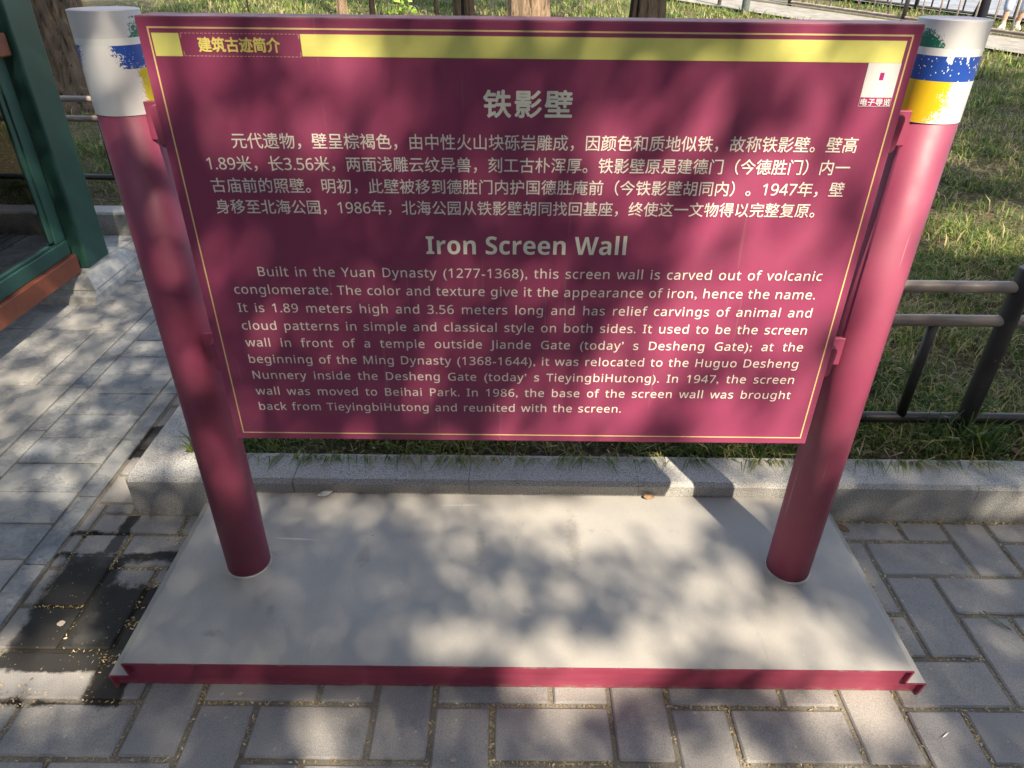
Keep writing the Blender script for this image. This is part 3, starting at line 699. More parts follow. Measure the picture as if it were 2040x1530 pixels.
def tree(px_, py_, y, r, label, bark, h=5.2, seed=0, crown=True, flare=.5, crown_z=None, scale=1, lob=7, cl=CROWN):
    # px_,py_: the place on the photo, y: distance; gives the world x
    d = FW+RT*(px_-1020)/FPX+UP*(765-py_)/FPX; t = (y-CAM[1])/d.y; x = CAM[0]+d.x*t
    z = gh(x, y); root = tag(empty('tree', (x, y, z)), label, 'tree', 'trees on the lawn')
    bm = trunk_mesh(r, h, flare, lob, seed); limbs(bm, r, h, 1.8*scale, seed+1); bmobj('trunk', bm, bark, root)
    if crown: o = link('crown', cl, root, (0, 0, crown_z or h+.6)); o.scale = (scale,)*3; o.rotation_euler = (0, 0, seed*1.3)
    return root
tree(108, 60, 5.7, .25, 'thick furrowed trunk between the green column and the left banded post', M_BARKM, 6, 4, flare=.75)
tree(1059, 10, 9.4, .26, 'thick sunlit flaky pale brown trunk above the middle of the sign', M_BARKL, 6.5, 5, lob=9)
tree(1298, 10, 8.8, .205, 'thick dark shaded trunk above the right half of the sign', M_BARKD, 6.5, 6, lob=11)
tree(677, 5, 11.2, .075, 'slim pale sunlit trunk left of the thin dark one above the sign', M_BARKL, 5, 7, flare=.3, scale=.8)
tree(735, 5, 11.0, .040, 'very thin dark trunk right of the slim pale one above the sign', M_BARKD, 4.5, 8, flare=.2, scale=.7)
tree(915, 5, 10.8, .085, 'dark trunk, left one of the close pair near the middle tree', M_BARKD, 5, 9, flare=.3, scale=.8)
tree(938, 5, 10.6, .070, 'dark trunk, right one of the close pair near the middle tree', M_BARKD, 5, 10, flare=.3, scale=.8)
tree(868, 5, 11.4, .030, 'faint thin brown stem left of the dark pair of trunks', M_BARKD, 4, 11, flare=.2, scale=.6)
tree(493, 2, 11.6, .012, 'very thin bare stem standing in the sunlit grass above the sign', M_BARKD, 2.2, 12, flare=.1, scale=.3)
# leafy sapling
d = FW+RT*(793-1020)/FPX+UP*(765-8)/FPX; t = (10.6-CAM[1])/d.y; sx_ = CAM[0]+d.x*t
sap = tag(empty('sapling', (sx_, 10.6, gh(sx_, 10.6))), 'young sapling with light green leaves left of the middle trunks', 'sapling')
tubeobj('stem', (0, 0, -.05), (.03, 0, 1.5), .012, M_BARKL, sap, 8)
P = np.stack([RNG.normal(.05, .10, 260), RNG.normal(0, .08, 260), RNG.uniform(.15, 1.5, 260)], 1); V, F = leafquads(P, np.full(260, .075)); 
mL = simple('light_leaf', (.20, .34, .05), .5, .3, .25); link('foliage', npmesh('foliage', V, [F], [mL]), sap)

# ---------------------------------------------------------------- far paths, fences, posts
def strip(name, pts, mat, dz):
    bm = bmesh.new(); A = []; n = 24
    (a0, a1), (b0, b1) = pts
    for i in range(n+1):
        t = i/n; p = Vector(a0).lerp(Vector(a1), t); q = Vector(b0).lerp(Vector(b1), t)
        A.append((bm.verts.new((p.x, p.y, gh(p.x, p.y)+dz)), bm.verts.new((q.x, q.y, gh(q.x, q.y)+dz))))
    for (a, b), (c, d) in zip(A, A[1:]): bm.faces.new((a, b, d, c))
    bmesh.ops.recalc_face_normals(bm, faces=bm.faces[:])
    for f in bm.faces:
        if f.normal.z < 0: f.normal_flip()
    return bmobj(name, bm, mat)
D = Vector((.570, -.822)); N2 = Vector((.822, .570)); Q = Vector((5.69, 11.68))
def off(s, o): v = Q+D*s+N2*o; return (v.x, v.y, 0)
tag(strip('far_path', ((off(-7, -1.15), off(9, -1.15)), (off(-7, .02), off(9, .02))), M_PATHF, .035), kind='structure')
tag(strip('far_path_edge', ((off(-7, .02), off(9, .02)), (off(-7, .35), off(9, .35))), M_DKKERB, .060), kind='structure')
tag(strip('second_far_path', ((off(-7, 1.75), off(9, 1.75)), (off(-7, 5.5), off(9, 5.5))), M_PATHB, .045), kind='structure')
def far_fence(o0, label, s0, s1, step, mats, posts):
    root = tag(empty('metal_fence', off((s0+s1)/2, o0)), label, 'fence', 'low tube fences beside the far path')
    ox, oy, _ = off((s0+s1)/2, o0)
    n = 14
    def pt(s, z): p = off(s, o0); return (p[0]-ox, p[1]-oy, gh(p[0], p[1])+z)
    for z in (.09, .62):
        bm = bmesh.new()
        for i in range(n): tube(bm, pt(s0+(s1-s0)*i/n, z), pt(s0+(s1-s0)*(i+1)/n, z), .02, n=10, caps=False)
        bmobj('rail', bm, mats[0], root)
    k = 0; s = s0
    while s < s1:
        if k % 8 == 0: tubeobj('post', pt(s, -.05), pt(s, .72), .035, mats[1], root, 12)
        else: tubeobj('baluster', pt(s, .09), pt(s, .62), .014, mats[0], root, 8)
        k += 1; s += step
    return root
far_fence(.12, 'weathered brown tube fence along the pale path above the right end of the sign', -1.55, 6.5, .27, (M_RAIL, M_DARK), 0)
far_fence(1.6, 'dark brown tube fence beyond the first one, by the blue-grey path', -2.2, 5.5, .27, (M_DKRAIL, M_DARK), 0)
for px, py, rr, hh, lab, mt in ((1432, 14, .035, .8, 'short dark post standing in the grass by the pale path', M_DKRAIL), (1483, 27, .065, 1.0, 'thicker grey-green post standing in the grass by the pale path', simple('grey_green_post', (.12, .14, .13), .6, .3))):
    g = ground_at(px, py); o = tubeobj('post', (0, 0, -.05), (0, 0, hh), rr, mt, None, 16, .005); o.location = (g.x, g.y, gh(g.x, g.y)); tag(o, lab, 'post')

# ---------------------------------------------------------------- two people behind the far fence
def skin_mesh(name, verts, edges, mat, parent, root=0, sub=2):
    bm = bmesh.new(); sk = bm.verts.layers.skin.verify(); vs_ = []
    for i, (co, rr) in enumerate(verts):
        v = bm.verts.new(co); v[sk].radius = (rr, rr) if not isinstance(rr, tuple) else rr; v[sk].use_root = (i == root); vs_.append(v)
    for a, b in edges: bm.edges.new((vs_[a], vs_[b]))
    me = bpy.data.meshes.new(name); bm.to_mesh(me); bm.free(); o = link(name, me, parent)
    mod = o.modifiers.new('s', 'SKIN'); mod.use_smooth_shade = True
    o.modifiers.new('u', 'SUBSURF').levels = sub; o.modifiers['u'].render_levels = sub
    dg = bpy.context.evaluated_depsgraph_get(); m2 = bpy.data.meshes.new_from_object(o.evaluated_get(dg)); o.modifiers.clear(); o.data = m2
    m2.materials.clear(); m2.materials.append(mat)
    for p in m2.polygons: p.use_smooth = True
    return o
M_SKIN = simple('skin', (.50, .30, .21), .5, .4, .08)
M_HAIR = simple('black_hair', (.02, .017, .015), .5, .4, .2, 60)
def shoe(parent, x, y, ang, mat, sole):
    bm = bmesh.new()
    prof = [(-.085, .034, .085), (-.06, .040, .095), (-.01, .038, .085), (.05, .043, .058), (.10, .046, .045), (.15, .040, .036), (.175, .022, .025)]
    rg = []
    for yy, w_, h_ in prof:
        rg.append([bm.verts.new((w_*math.cos(a)*(1 if math.sin(a) > 0 else 1.08), yy, .012+max(0, h_*math.sin(a)) if math.sin(a) > -.1 else .012)) for a in [R(-20+220*k/10) for k in range(11)]])
    for A, B in zip(rg, rg[1:]):
        for k in range(10):
            f = bm.faces.new((A[k], A[k+1], B[k+1], B[k])); f.smooth = True
    bm.faces.new(rg[0]); bm.faces.new(rg[-1]); o = bmobj('shoe', bm, mat, parent); o.location = (x, y, 0); o.rotation_euler = (0, 0, ang)
    bm = bmesh.new(); ol = [(s*w_*1.05, yy) for s, (yy, w_, _) in [(1, q) for q in prof]+[(-1, q) for q in prof[::-1]]]
    A = [bm.verts.new((a, b, 0)) for a, b in ol]; B = [bm.verts.new((a, b, .022)) for a, b in ol]; bm.faces.new(A); bm.faces.new(B); [bm.faces.new((A[i], A[(i+1) % len(ol)], B[(i+1) % len(ol)], B[i])) for i in range(len(ol))]
    bmesh.ops.recalc_face_normals(bm, faces=bm.faces[:]); bmobj('sole', bm, sole, o)
def person(loc, rz, label, trouser, shirt, shoe_m, sole_m, crop, lean=0):
    root = tag(empty('person', loc, rz), label, 'person')
    j = {'pel': (0, 0, .95), 'wst': (0, 0, 1.08), 'chs': (0, .01, 1.30), 'nck': (0, .0, 1.46), 'hd0': (0, .015, 1.56), 'hd1': (0, .02, 1.64), 'hd2': (0, .01, 1.70)}
    V = [(j['pel'], (.145, .10)), (j['wst'], (.125, .09)), (j['chs'], (.155, .10)), (j['nck'], .055), (j['hd0'], (.070, .08)), (j['hd1'], (.078, .092)), (j['hd2'], (.055, .065)), ((0, .105, 1.585), .012), ((.0, .09, 1.59), .02)]
    E = [(0, 1), (1, 2), (2, 3), (3, 4), (4, 5), (5, 6), (4, 8), (8, 7)]
    def add(co, r, to): V.append((co, r)); E.append((to, len(V)-1)); return len(V)-1
    for s in (-1, 1):
        a = add((s*.17, 0, 1.40), .055, 2); b = add((s*.22, -.02, 1.14), .042, a); c = add((s*.20, .10, .93), .033, b); w_ = add((s*.19, .13, .86), .026, c)
        for q, (dx, L) in enumerate(((-.030, .070), (-.010, .082), (.010, .078), (.028, .060))):
            k = add((s*.19+dx*.6, .145, .83), .0095, w_); k = add((s*.19+dx, .155, .83-L*.5), .0085, k); add((s*.19+dx, .165, .83-L), .007, k)
        k = add((s*.165, .155, .84), .010, w_); add((s*.145, .17, .80), .008, k)
        st = .10*s
        h = add((s*.085, 0, .88), .085, 0); kn = add((s*.10, st*.6+.02, .50), .055, h); cf = add((s*.10, st*.9-.01, .36), .056, kn); an = add((s*.10, st*1.3-.02, .09), .034, cf); add((s*.10, st*1.3+.05, .04), .03, an)
    skin_mesh('body', V, E, M_SKIN, root)
    zc = crop; tv = [((0, 0, .97), (.155, .11)), ((0, 0, .90), (.155, .112))]; te = [(0, 1)]
    for s in (-1, 1):
        st = .10*s; i0 = len(tv); k = (.50-zc)/(.50-.09)
        tv += [((s*.09, 0, .84), .10), ((s*.10, st*.6+.02, .50), .078), ((s*.10, st*.6+(st*.7-.04)*k+.02, zc), .068)]; te += [(1, i0), (i0, i0+1), (i0+1, i0+2)]
    skin_mesh('trousers', tv, te, trouser, root)
    sv = [((0, 0, .93), (.165, .118)), ((0, 0, 1.10), (.145, .105)), ((0, .01, 1.31), (.172, .115)), ((0, 0, 1.43), .07)]; se = [(0, 1), (1, 2), (2, 3)]
    for s in (-1, 1):
        i0 = len(sv); sv += [((s*.17, 0, 1.40), .068), ((s*.205, -.01, 1.22), .058)]; se += [(2, i0), (i0, i0+1)]
    skin_mesh('shirt', sv, se, shirt, root)
    skin_mesh('hair', [((0, -.025, 1.60), (.075, .075)), ((0, -.02, 1.68), (.082, .092)), ((0, .01, 1.735), (.06, .075))], [(0, 1), (1, 2)], M_HAIR, root)
    for s in (-1, 1):
        bm = bmesh.new(); bmesh.ops.create_uvsphere(bm, u_segments=10, v_segments=8, radius=.011); e = bmobj('eye', bm, M_HAIR, root, True); e.location = (s*.032, .098, 1.625)
        shoe(root, s*.10, s*.13-.01, -s*.12, shoe_m, sole_m)
gA = ground_at(2018, 60); gB = ground_at(1968, 64)
M_SHW = simple('white_shoe', (.75, .75, .73), .5, .4, .06); M_SHB = simple('black_shoe', (.02, .02, .022), .5, .4, .2)
person((gA.x+.02, gA.y+.15, gh(gA.x, gA.y)), R(150), 'person in light blue cropped trousers and white trainers behind the far fence', simple('light_blue_cloth', (.52, .60, .78), .8, .2, .1), simple('navy_cloth', (.03, .05, .16), .8, .2, .2), M_SHW, M_SHW, .22)
person((gB.x-.05, gB.y+.25, gh(gB.x, gB.y)), R(205), 'person in black trousers and black trainers with pale soles behind the far fence', simple('black_cloth', (.012, .012, .018), .8, .2, .2), simple('dark_cloth', (.03, .03, .04), .8, .2, .2), M_SHB, M_SHW, .10)

# ---------------------------------------------------------------- grass
def blades(n, sampler, lmin, lmax, w, tmean, name, label=None, lie=.9, tuft=.35):
    P = sampler(n); n = len(P)
    L = RNG.uniform(lmin, lmax, n)*RNG.uniform(.6, 1, n); a = RNG.uniform(0, 2*np.pi, n); k = RNG.uniform(.25, 1.0, n)*lie
    D = np.stack([np.cos(a), np.sin(a), np.zeros(n)], 1); Sd = np.stack([-np.sin(a), np.cos(a), np.zeros(n)], 1); Z = np.array([[0, 0, 1.]])
    W_ = (w*RNG.uniform(.6, 1.3, n))[:, None]/2; L_ = L[:, None]; k_ = k[:, None]
    q1 = P+(D*k_*.40+Z*np.sqrt(np.maximum(.03, .25-k_**2*.16)))*L_*.9
    q2 = q1+(D*(.25+k_*.35)+Z*(.42-.50*k_))*L_*.9
    tw = RNG.normal(0, .25, (n, 3)); Sd2 = Sd+tw; 
    V = np.stack([P-Sd*W_, P+Sd*W_, q1+Sd2*W_*.85, q1-Sd2*W_*.85, q2], 1).reshape(-1, 3)
    b = np.arange(n)*5; F4 = np.stack([b, b+1, b+2, b+3], 1); F3 = np.stack([b+3, b+2, b+4], 1)
    t = np.clip(.20*np.sin(P[:, 0]*4.3+2*np.sin(P[:, 1]*1.9))*np.sin(P[:, 1]*3.7+P[:, 0]*1.1)+RNG.normal(tmean, .15, n)+np.where(RNG.random(n) < .30, .42, 0), 0, 1)
    return V, F4, F3, np.repeat(t, 5)
def merge_blades(name, parts):
    Vs, F4s, F3s, T = [], [], [], []; o = 0
    for V, F4, F3, t in parts: Vs.append(V); F4s.append(F4+o); F3s.append(F3+o); T.append(t); o += len(V)
    me = npmesh(name, np.concatenate(Vs), [np.concatenate(F4s), np.concatenate(F3s)], [M_GRASS], {'tint': np.concatenate(T)}); return link(name, me)
def clump(x0, x1, y0, y1, sigma=.05, per=9, hole=None):
    def f(n):
        m = max(1, n//per); cx = RNG.uniform(x0, x1, m); cy = RNG.uniform(y0, y1, m)
        v = np.sin(cx*5.1+1.3*np.sin(cy*4))*np.sin(cy*6.3+cx*2.1); keep = RNG.random(m) < np.clip(.55+.6*v, .12, 1)
        cx, cy = cx[keep], cy[keep]
        x = (cx[:, None]+RNG.normal(0, sigma, (len(cx), per))).ravel(); y = (cy[:, None]+RNG.normal(0, sigma, (len(cx), per))).ravel()
        ok = (y > .523) & ((x > -1.052) | (y > 2.99)); 
        rel = Q.x; s = (x-Q.x)*N2.x+(y-Q.y)*N2.y; ok &= ~((s > -1.17) & (s < .4)) & ~(s > 1.7)
        x, y = x[ok], y[ok]; t = np.maximum(0, y-3.2); z = .112+.06*(t*t/(t+.6))
        return np.stack([x, y, z], 1)
    return f
parts = [blades(76000, clump(.45, 3.1, .53, 2.9, .035), .05, .15, .0045, .42, 'g'),
         blades(9000, clump(-1.05, .8, .525, .75, .03), .05, .12, .0042, .40, 'g'),
         blades(14000, clump(-1.05, .5, .75, 2.9, .05), .05, .12, .005, .35, 'g'),
         blades(12000, clump(-4.2, -1.0, 2.98, 4.4, .05), .06, .14, .005, .35, 'g'),
         blades(52000, clump(.3, 6.2, 2.9, 7.2, .06), .07, .16, .0065, .40, 'g'),
         blades(14000, clump(-6.5, .3, 4.2, 8, .08), .08, .18, .008, .40, 'g'),
         blades(70000, clump(-6.5, 9.5, 7.2, 13.5, .10), .09, .22, .012, .42, 'g')]
parts.append(blades(7000, clump(.3, 3.0, .53, 2.4, .04), .08, .17, .004, .95, 's', lie=1.0))
parts.append(blades(4000, clump(.8, 5.5, 2.4, 7, .06), .10, .2, .006, .95, 's', lie=1.0))
# long tufts leaning over the kerb
def edge_pts(n, sx0, sx1):
    m = n//12; cx = RNG.uniform(sx0, sx1, m); x = np.repeat(cx, 12)+RNG.normal(0, .018, m*12); y = .528+np.abs(RNG.normal(0, .012, m*12)); return np.stack([x, y, np.full(len(x), .118)], 1)
V, F4, F3, T = blades(1500, lambda n: edge_pts(n, -1.0, 2.4), .05, .12, .0034, .5, 'e')
for i in range(0, len(V), 5):   # turn towards the kerb and droop on to it
    b = (V[i]+V[i+1])/2; L = RNG.uniform(.04, .12)*(1 if RNG.random() < .4 else .5); dx = RNG.normal(0, .5); q1 = b+np.array([dx*L*.5, -L*.42, L*.34]); q2 = b+np.array([dx*L, -L, .0]); q2[2] = KT+.003; s = np.array([1, -dx*.3, 0])*.0022
    V[i+2] = q1+s; V[i+3] = q1-s; V[i+4] = q2
parts.append((V, F4, F3, T))
# tuft by the left end of the kerb and by the fence post
def tuftat(cx, cy, n, s, lo, hi, w, tm): 
    return blades(n, lambda k: np.stack([RNG.normal(cx, s, k), np.maximum(.527, RNG.normal(cy, s, k)), np.full(k, .118)], 1), lo, hi, w, tm, 't', lie=.8)
parts += [tuftat(-.98, .56, 90, .03, .08, .17, .005, .3), tuftat(1.50, .62, 60, .03, .12, .26, .007, .28), tuftat(1.38, .60, 50, .03, .1, .22, .006, .3), tuftat(1.85, .6, 70, .04, .07, .15, .005, .5), tuftat(-2.45, 3.42, 120, .06, .08, .2, .008, .35), tuftat(-2.38, 3.5, 120, .08, .1, .2, .008, .6)]
tag(merge_blades('grass', parts), 'long mixed green and straw-coloured grass covering the lawn', 'grass', kind='stuff')

# ---------------------------------------------------------------- litter: chaff in the joints, leaves
def flakes(P, s0, s1, name, label, mats, tilt=.25):
    n = len(P); a = RNG.uniform(0, 6.28, n); L = RNG.uniform(s0, s1, n)[:, None]/2; Wf = L*RNG.uniform(.15, .42, n)[:, None]
    D = np.stack([np.cos(a), np.sin(a), RNG.normal(0, tilt, n)], 1); Sd = np.stack([-np.sin(a), np.cos(a), RNG.normal(0, tilt, n)], 1); P = np.asarray(P)
    V = np.stack([P-D*L, P-Sd*Wf, P+D*L, P+Sd*Wf], 1).reshape(-1, 3); F = np.arange(n*4).reshape(n, 4)
    me = npmesh(name, V, [F], mats, {'tint': np.repeat(RNG.random(n), 4)}); return tag(link(name, me), label, 'litter', kind='stuff')
mc = Mat('chaff', .8, .2); mc.col(mc.ramp(mc.attr('tint'), [(0, (.16, .10, .05)), (.4, (.36, .28, .14)), (.8, (.52, .42, .22)), (1, (.62, .56, .42))])); M_CHAFF = mc.m
PP = []
for j in range(-3, 7):
    for i in range(-1, 26):
        k = (i+j) % 4; x = X0+i*Wd; y = Y0+j*Wd
        if y > .37 or x > 2.2: continue
        nz = math.sin(i*1.7+j*2.3)+math.sin(i*.9-j*1.1)
        dens = 55 if nz > .8 else (16 if nz > -.3 else 5)
        segs = []
        if k == 0: segs = [((x, y), (x+2*Wd, y)), ((x, y), (x, y+Wd))]
        if k == 2: segs = [((x, y), (x, y+2*Wd)), ((x, y), (x+Wd, y))]
        for (ax, ay), (bx, by) in segs:
            for _ in range(dens*2):
                t = random.random(); px, py = ax+(bx-ax)*t+random.gauss(0, .003), ay+(by-ay)*t+random.gauss(0, .003)
                if -.95 < px < .95 and -.2 < py: continue
                if py > .38: continue
                if px < -1.34: continue
                PP.append((px, py, -.004+random.uniform(0, .003)))
for _ in range(1300): y = random.uniform(-.12, .383); PP.append((.968+abs(random.gauss(0, .012))+(.383-y)*.0, y, random.uniform(0, .004)))
for _ in range(500): PP.append((random.uniform(.97, 1.9), .383-abs(random.gauss(0, .006)), random.uniform(0, .004)))
for cx, cy, sg, n in ((-.99, .27, .03, 90), (-.985, .10, .02, 90), (-.99, -.03, .02, 60), (-1.0, -.14, .02, 50), (-1.2, -.24, .05, 60)):
    for _ in range(n): PP.append((min(random.gauss(cx, sg), -.966), random.gauss(cy, sg*.5), .0035))
flakes(PP, .005, .012, 'chaff', 'tan seed chaff caught in the joints of the paving', [M_CHAFF])
P2 = [(random.uniform(-1.33, 2.0), random.uniform(-.75, .37), .003) for _ in range(700)]; P2 = [p for p in P2 if not (-.97 < p[0] < .97 and p[1] > -.22)]
P2 += [(random.uniform(-1.32, -.97), random.uniform(-.25, .3), .003) for _ in range(220)]
flakes(P2, .002, .006, 'scattered_chaff', 'tiny pale specks scattered over the grey pavers', [M_CHAFF])
P3 = [(random.uniform(-.9, .9), random.uniform(-.2, .37), HP+.0007) for _ in range(150)]; flakes(P3, .002, .006, 'specks', 'tiny bits of dirt lying on the grey base', [M_CHAFF])
P4 = [(random.uniform(-1., 2.4), random.uniform(.53, .9), .13+random.uniform(0, .02)) for _ in range(500)]; flakes(P4, .006, .02, 'dead_grass_litter', 'dry bits lying between the grass blades near the kerb', [M_CHAFF])
def leaf(name, loc, size, rot, mat, label, cat='leaf', asp=.5, curl=.25, group=None):
    bm = bmesh.new(); n = 8; rows_ = []
    for i in range(n+1):
        t = i/n; w = asp*size*math.sin(math.pi*min(1, t*.96+.04))**.8*.5*(1+.12*math.sin(i*2.7)); zc = curl*size*(t-.5)**2
        rows_.append([bm.verts.new(((t-.5)*size, s*w, zc+abs(s)*curl*size*.25+.0004)) for s in (-1, -.5, 0, .5, 1)])
    for A, B in zip(rows_, rows_[1:]):
        for k in range(4):
            f = bm.faces.new((A[k], A[k+1], B[k+1], B[k])); f.smooth = True
    bmesh.ops.remove_doubles(bm, verts=bm.verts[:], dist=1e-6); o = bmobj(name, bm, mat); o.location = loc; o.rotation_euler = rot; return tag(o, label, cat, group)
leaf('fallen_leaf', (-1.185, -.035, .003), .020, (.1, .1, .5), M_PALE, 'small pale tan leaf lying on the dark wet pavers', asp=.9)
leaf('fallen_leaf', (1.0, .345, .006), .040, (.3, .1, -.9), M_DRY, 'narrow orange-brown leaf beside the right rear corner of the base', asp=.4)
leaf('fallen_leaf', (.395, .378, HP+.006), .034, (1.0, .2, .1), M_DRY, 'small brown leaf standing against the kerb behind the base', asp=.55, curl=.5)
leaf('plastic_scrap', (-.578, .372, HP+.008), .050, (.5, -.15, .35), M_GREYP, 'grey torn scrap lying against the kerb on the left rear of the base', 'scrap', asp=.35, curl=.5)
leaf('grass_blade', (1.265, .0, .004), .070, (.1, .05, -.95), M_GLEAF, 'single grey-green blade lying across a paver joint right of the base', asp=.14)
leaf('twig', (.965, -.318, .004), .026, (0, 0, .55), M_WHITE, 'short white stick lying in a joint near the bottom right', 'twig', asp=.12)
leaf('seed_husk', (-.14, -.383, .002), .017, (0, 0, .2), M_PALE, 'rounded pinkish seed husk in a paver joint at the bottom', 'husk', asp=.6)
leaf('fallen_leaf', (-.655, -.232, .003), .016, (0, .1, .4), M_PALE, 'tiny pale leaf in the joint just in front of the base', asp=.7)
for i, (x, y, s, r) in enumerate(((1.05, .60, .05, .3), (1.33, .58, .045, 1.2), (.45, .56, .045, 2.), (.60, .60, .05, .8), (1.62, .57, .05, .1))):
    leaf('fallen_leaf', (x, y, .135), s, (.3, .2, r), M_DRY, 'brown dead leaf half buried in the grass behind the kerb', asp=.6, group='dead leaves in the grass behind the kerb')

# ---------------------------------------------------------------- shade trees behind the viewer: crown gaps shaped by light maps to make the sun spots
BX = [300, 400, 500, 600, 700, 800, 900, 1000, 1100, 1200, 1300, 1400, 1500, 1600, 1700, 1800]
BM_ = {60: '2345411011112234', 120: '2344431112123357', 160: '3453441012233347', 210: '2542441003333345', 270: '2333321014344455',
       330: '2221311014456655', 390: '1113101024567635', 440: '1122101124578635', 490: '1121001113788755', 550: '1110002221489987', 610: '1120000132499866',
       670: '1111001123896555', 730: '1111013126944788', 780: '1111013157646888', 820: '1110001537855999', 860: '1112111536488888'}
GX = [50+100*i for i in range(20)]
GM = {640: '54300000000000001111', 700: '32200000000000000000', 760: '22200000000000000000', 850: '22200000000000000000', 450: '22200000000000000000', 560: '22200000000000000000', 940: '33750010000004330122', 1000: '33301363265799622123', 1040: '23200041326888432123', 1080: '22210122245657720012', 1130: '11100111111541610112',
      1170: '12110012152555632112', 1220: '14110112111114563111', 1280: '25111201274667486114', 1320: '67210112226987356821', 1345: '78110000007980347710', 1360: '78110000007980347710', 1395: '53111111111811118812', 1440: '22111132224312325931', 1490: '11111271222412433651'}
bl = [(x, y, int(s[i])/9) for y, s in BM_.items() for i, x in enumerate(BX)]
bl += [(1245, 560, .3), (1260, 640, .9), (1330, 600, 1), (430, 170, .62), (440, 225, .6), (860, 720, .4), (880, 775, .42), (550, 850, .2)]
gl_ = [(x, y, int(s[i])/9) for y, s in GM.items() for i, x in enumerate(GX)]
gl_ += [(540, 1005, .8), (660, 1000, .6), (690, 1020, .6), (605, 1060, .0), (855, 1010, .8), (900, 1030, .8), (915, 1090, .7), (1070, 1030, 1), (1250, 1040, 1), (1350, 1110, .8), (1330, 1150, .5), (1030, 1170, .75), (1280, 1190, .85), (940, 1190, .55), (885, 1285, .95), (1130, 1295, 1), (1240, 1290, 1), (1185, 1250, .15), (1520, 1285, 1), (1450, 1250, .8), (1330, 1330, .2), (1400, 1200, .5), (650, 1480, .9), (690, 1480, .1), (1300, 1030, .5), (1410, 1080, .1), (1150, 1170, .2), (790, 1120, .1), (630, 1165, .25), (1300, 925, 0), (1340, 925, 0), (1390, 925, 0), (1300, 950, .05), (1348, 972, 1), (1385, 950, .1), (1250, 930, 0)]
bl, gl_ = np.array(bl), np.array(gl_)
def kern(T, px, py, s):
    out = np.zeros(len(px))
    for a in range(0, len(px), 20000):
        d = (px[a:a+20000, None]-T[None, :, 0])**2+((py[a:a+20000, None]-T[None, :, 1])*1.15)**2
        w = np.exp(-(d-d.min(1, keepdims=True))/(2*s*s)); out[a:a+20000] = (w*T[None, :, 2]).sum(1)/w.sum(1)
    return out
e1 = np.array([-AZ[1], AZ[0], 0.]); e1 /= np.linalg.norm(e1); sv_ = np.array(SUN); e2 = np.cross(sv_, e1)
CELL = .031
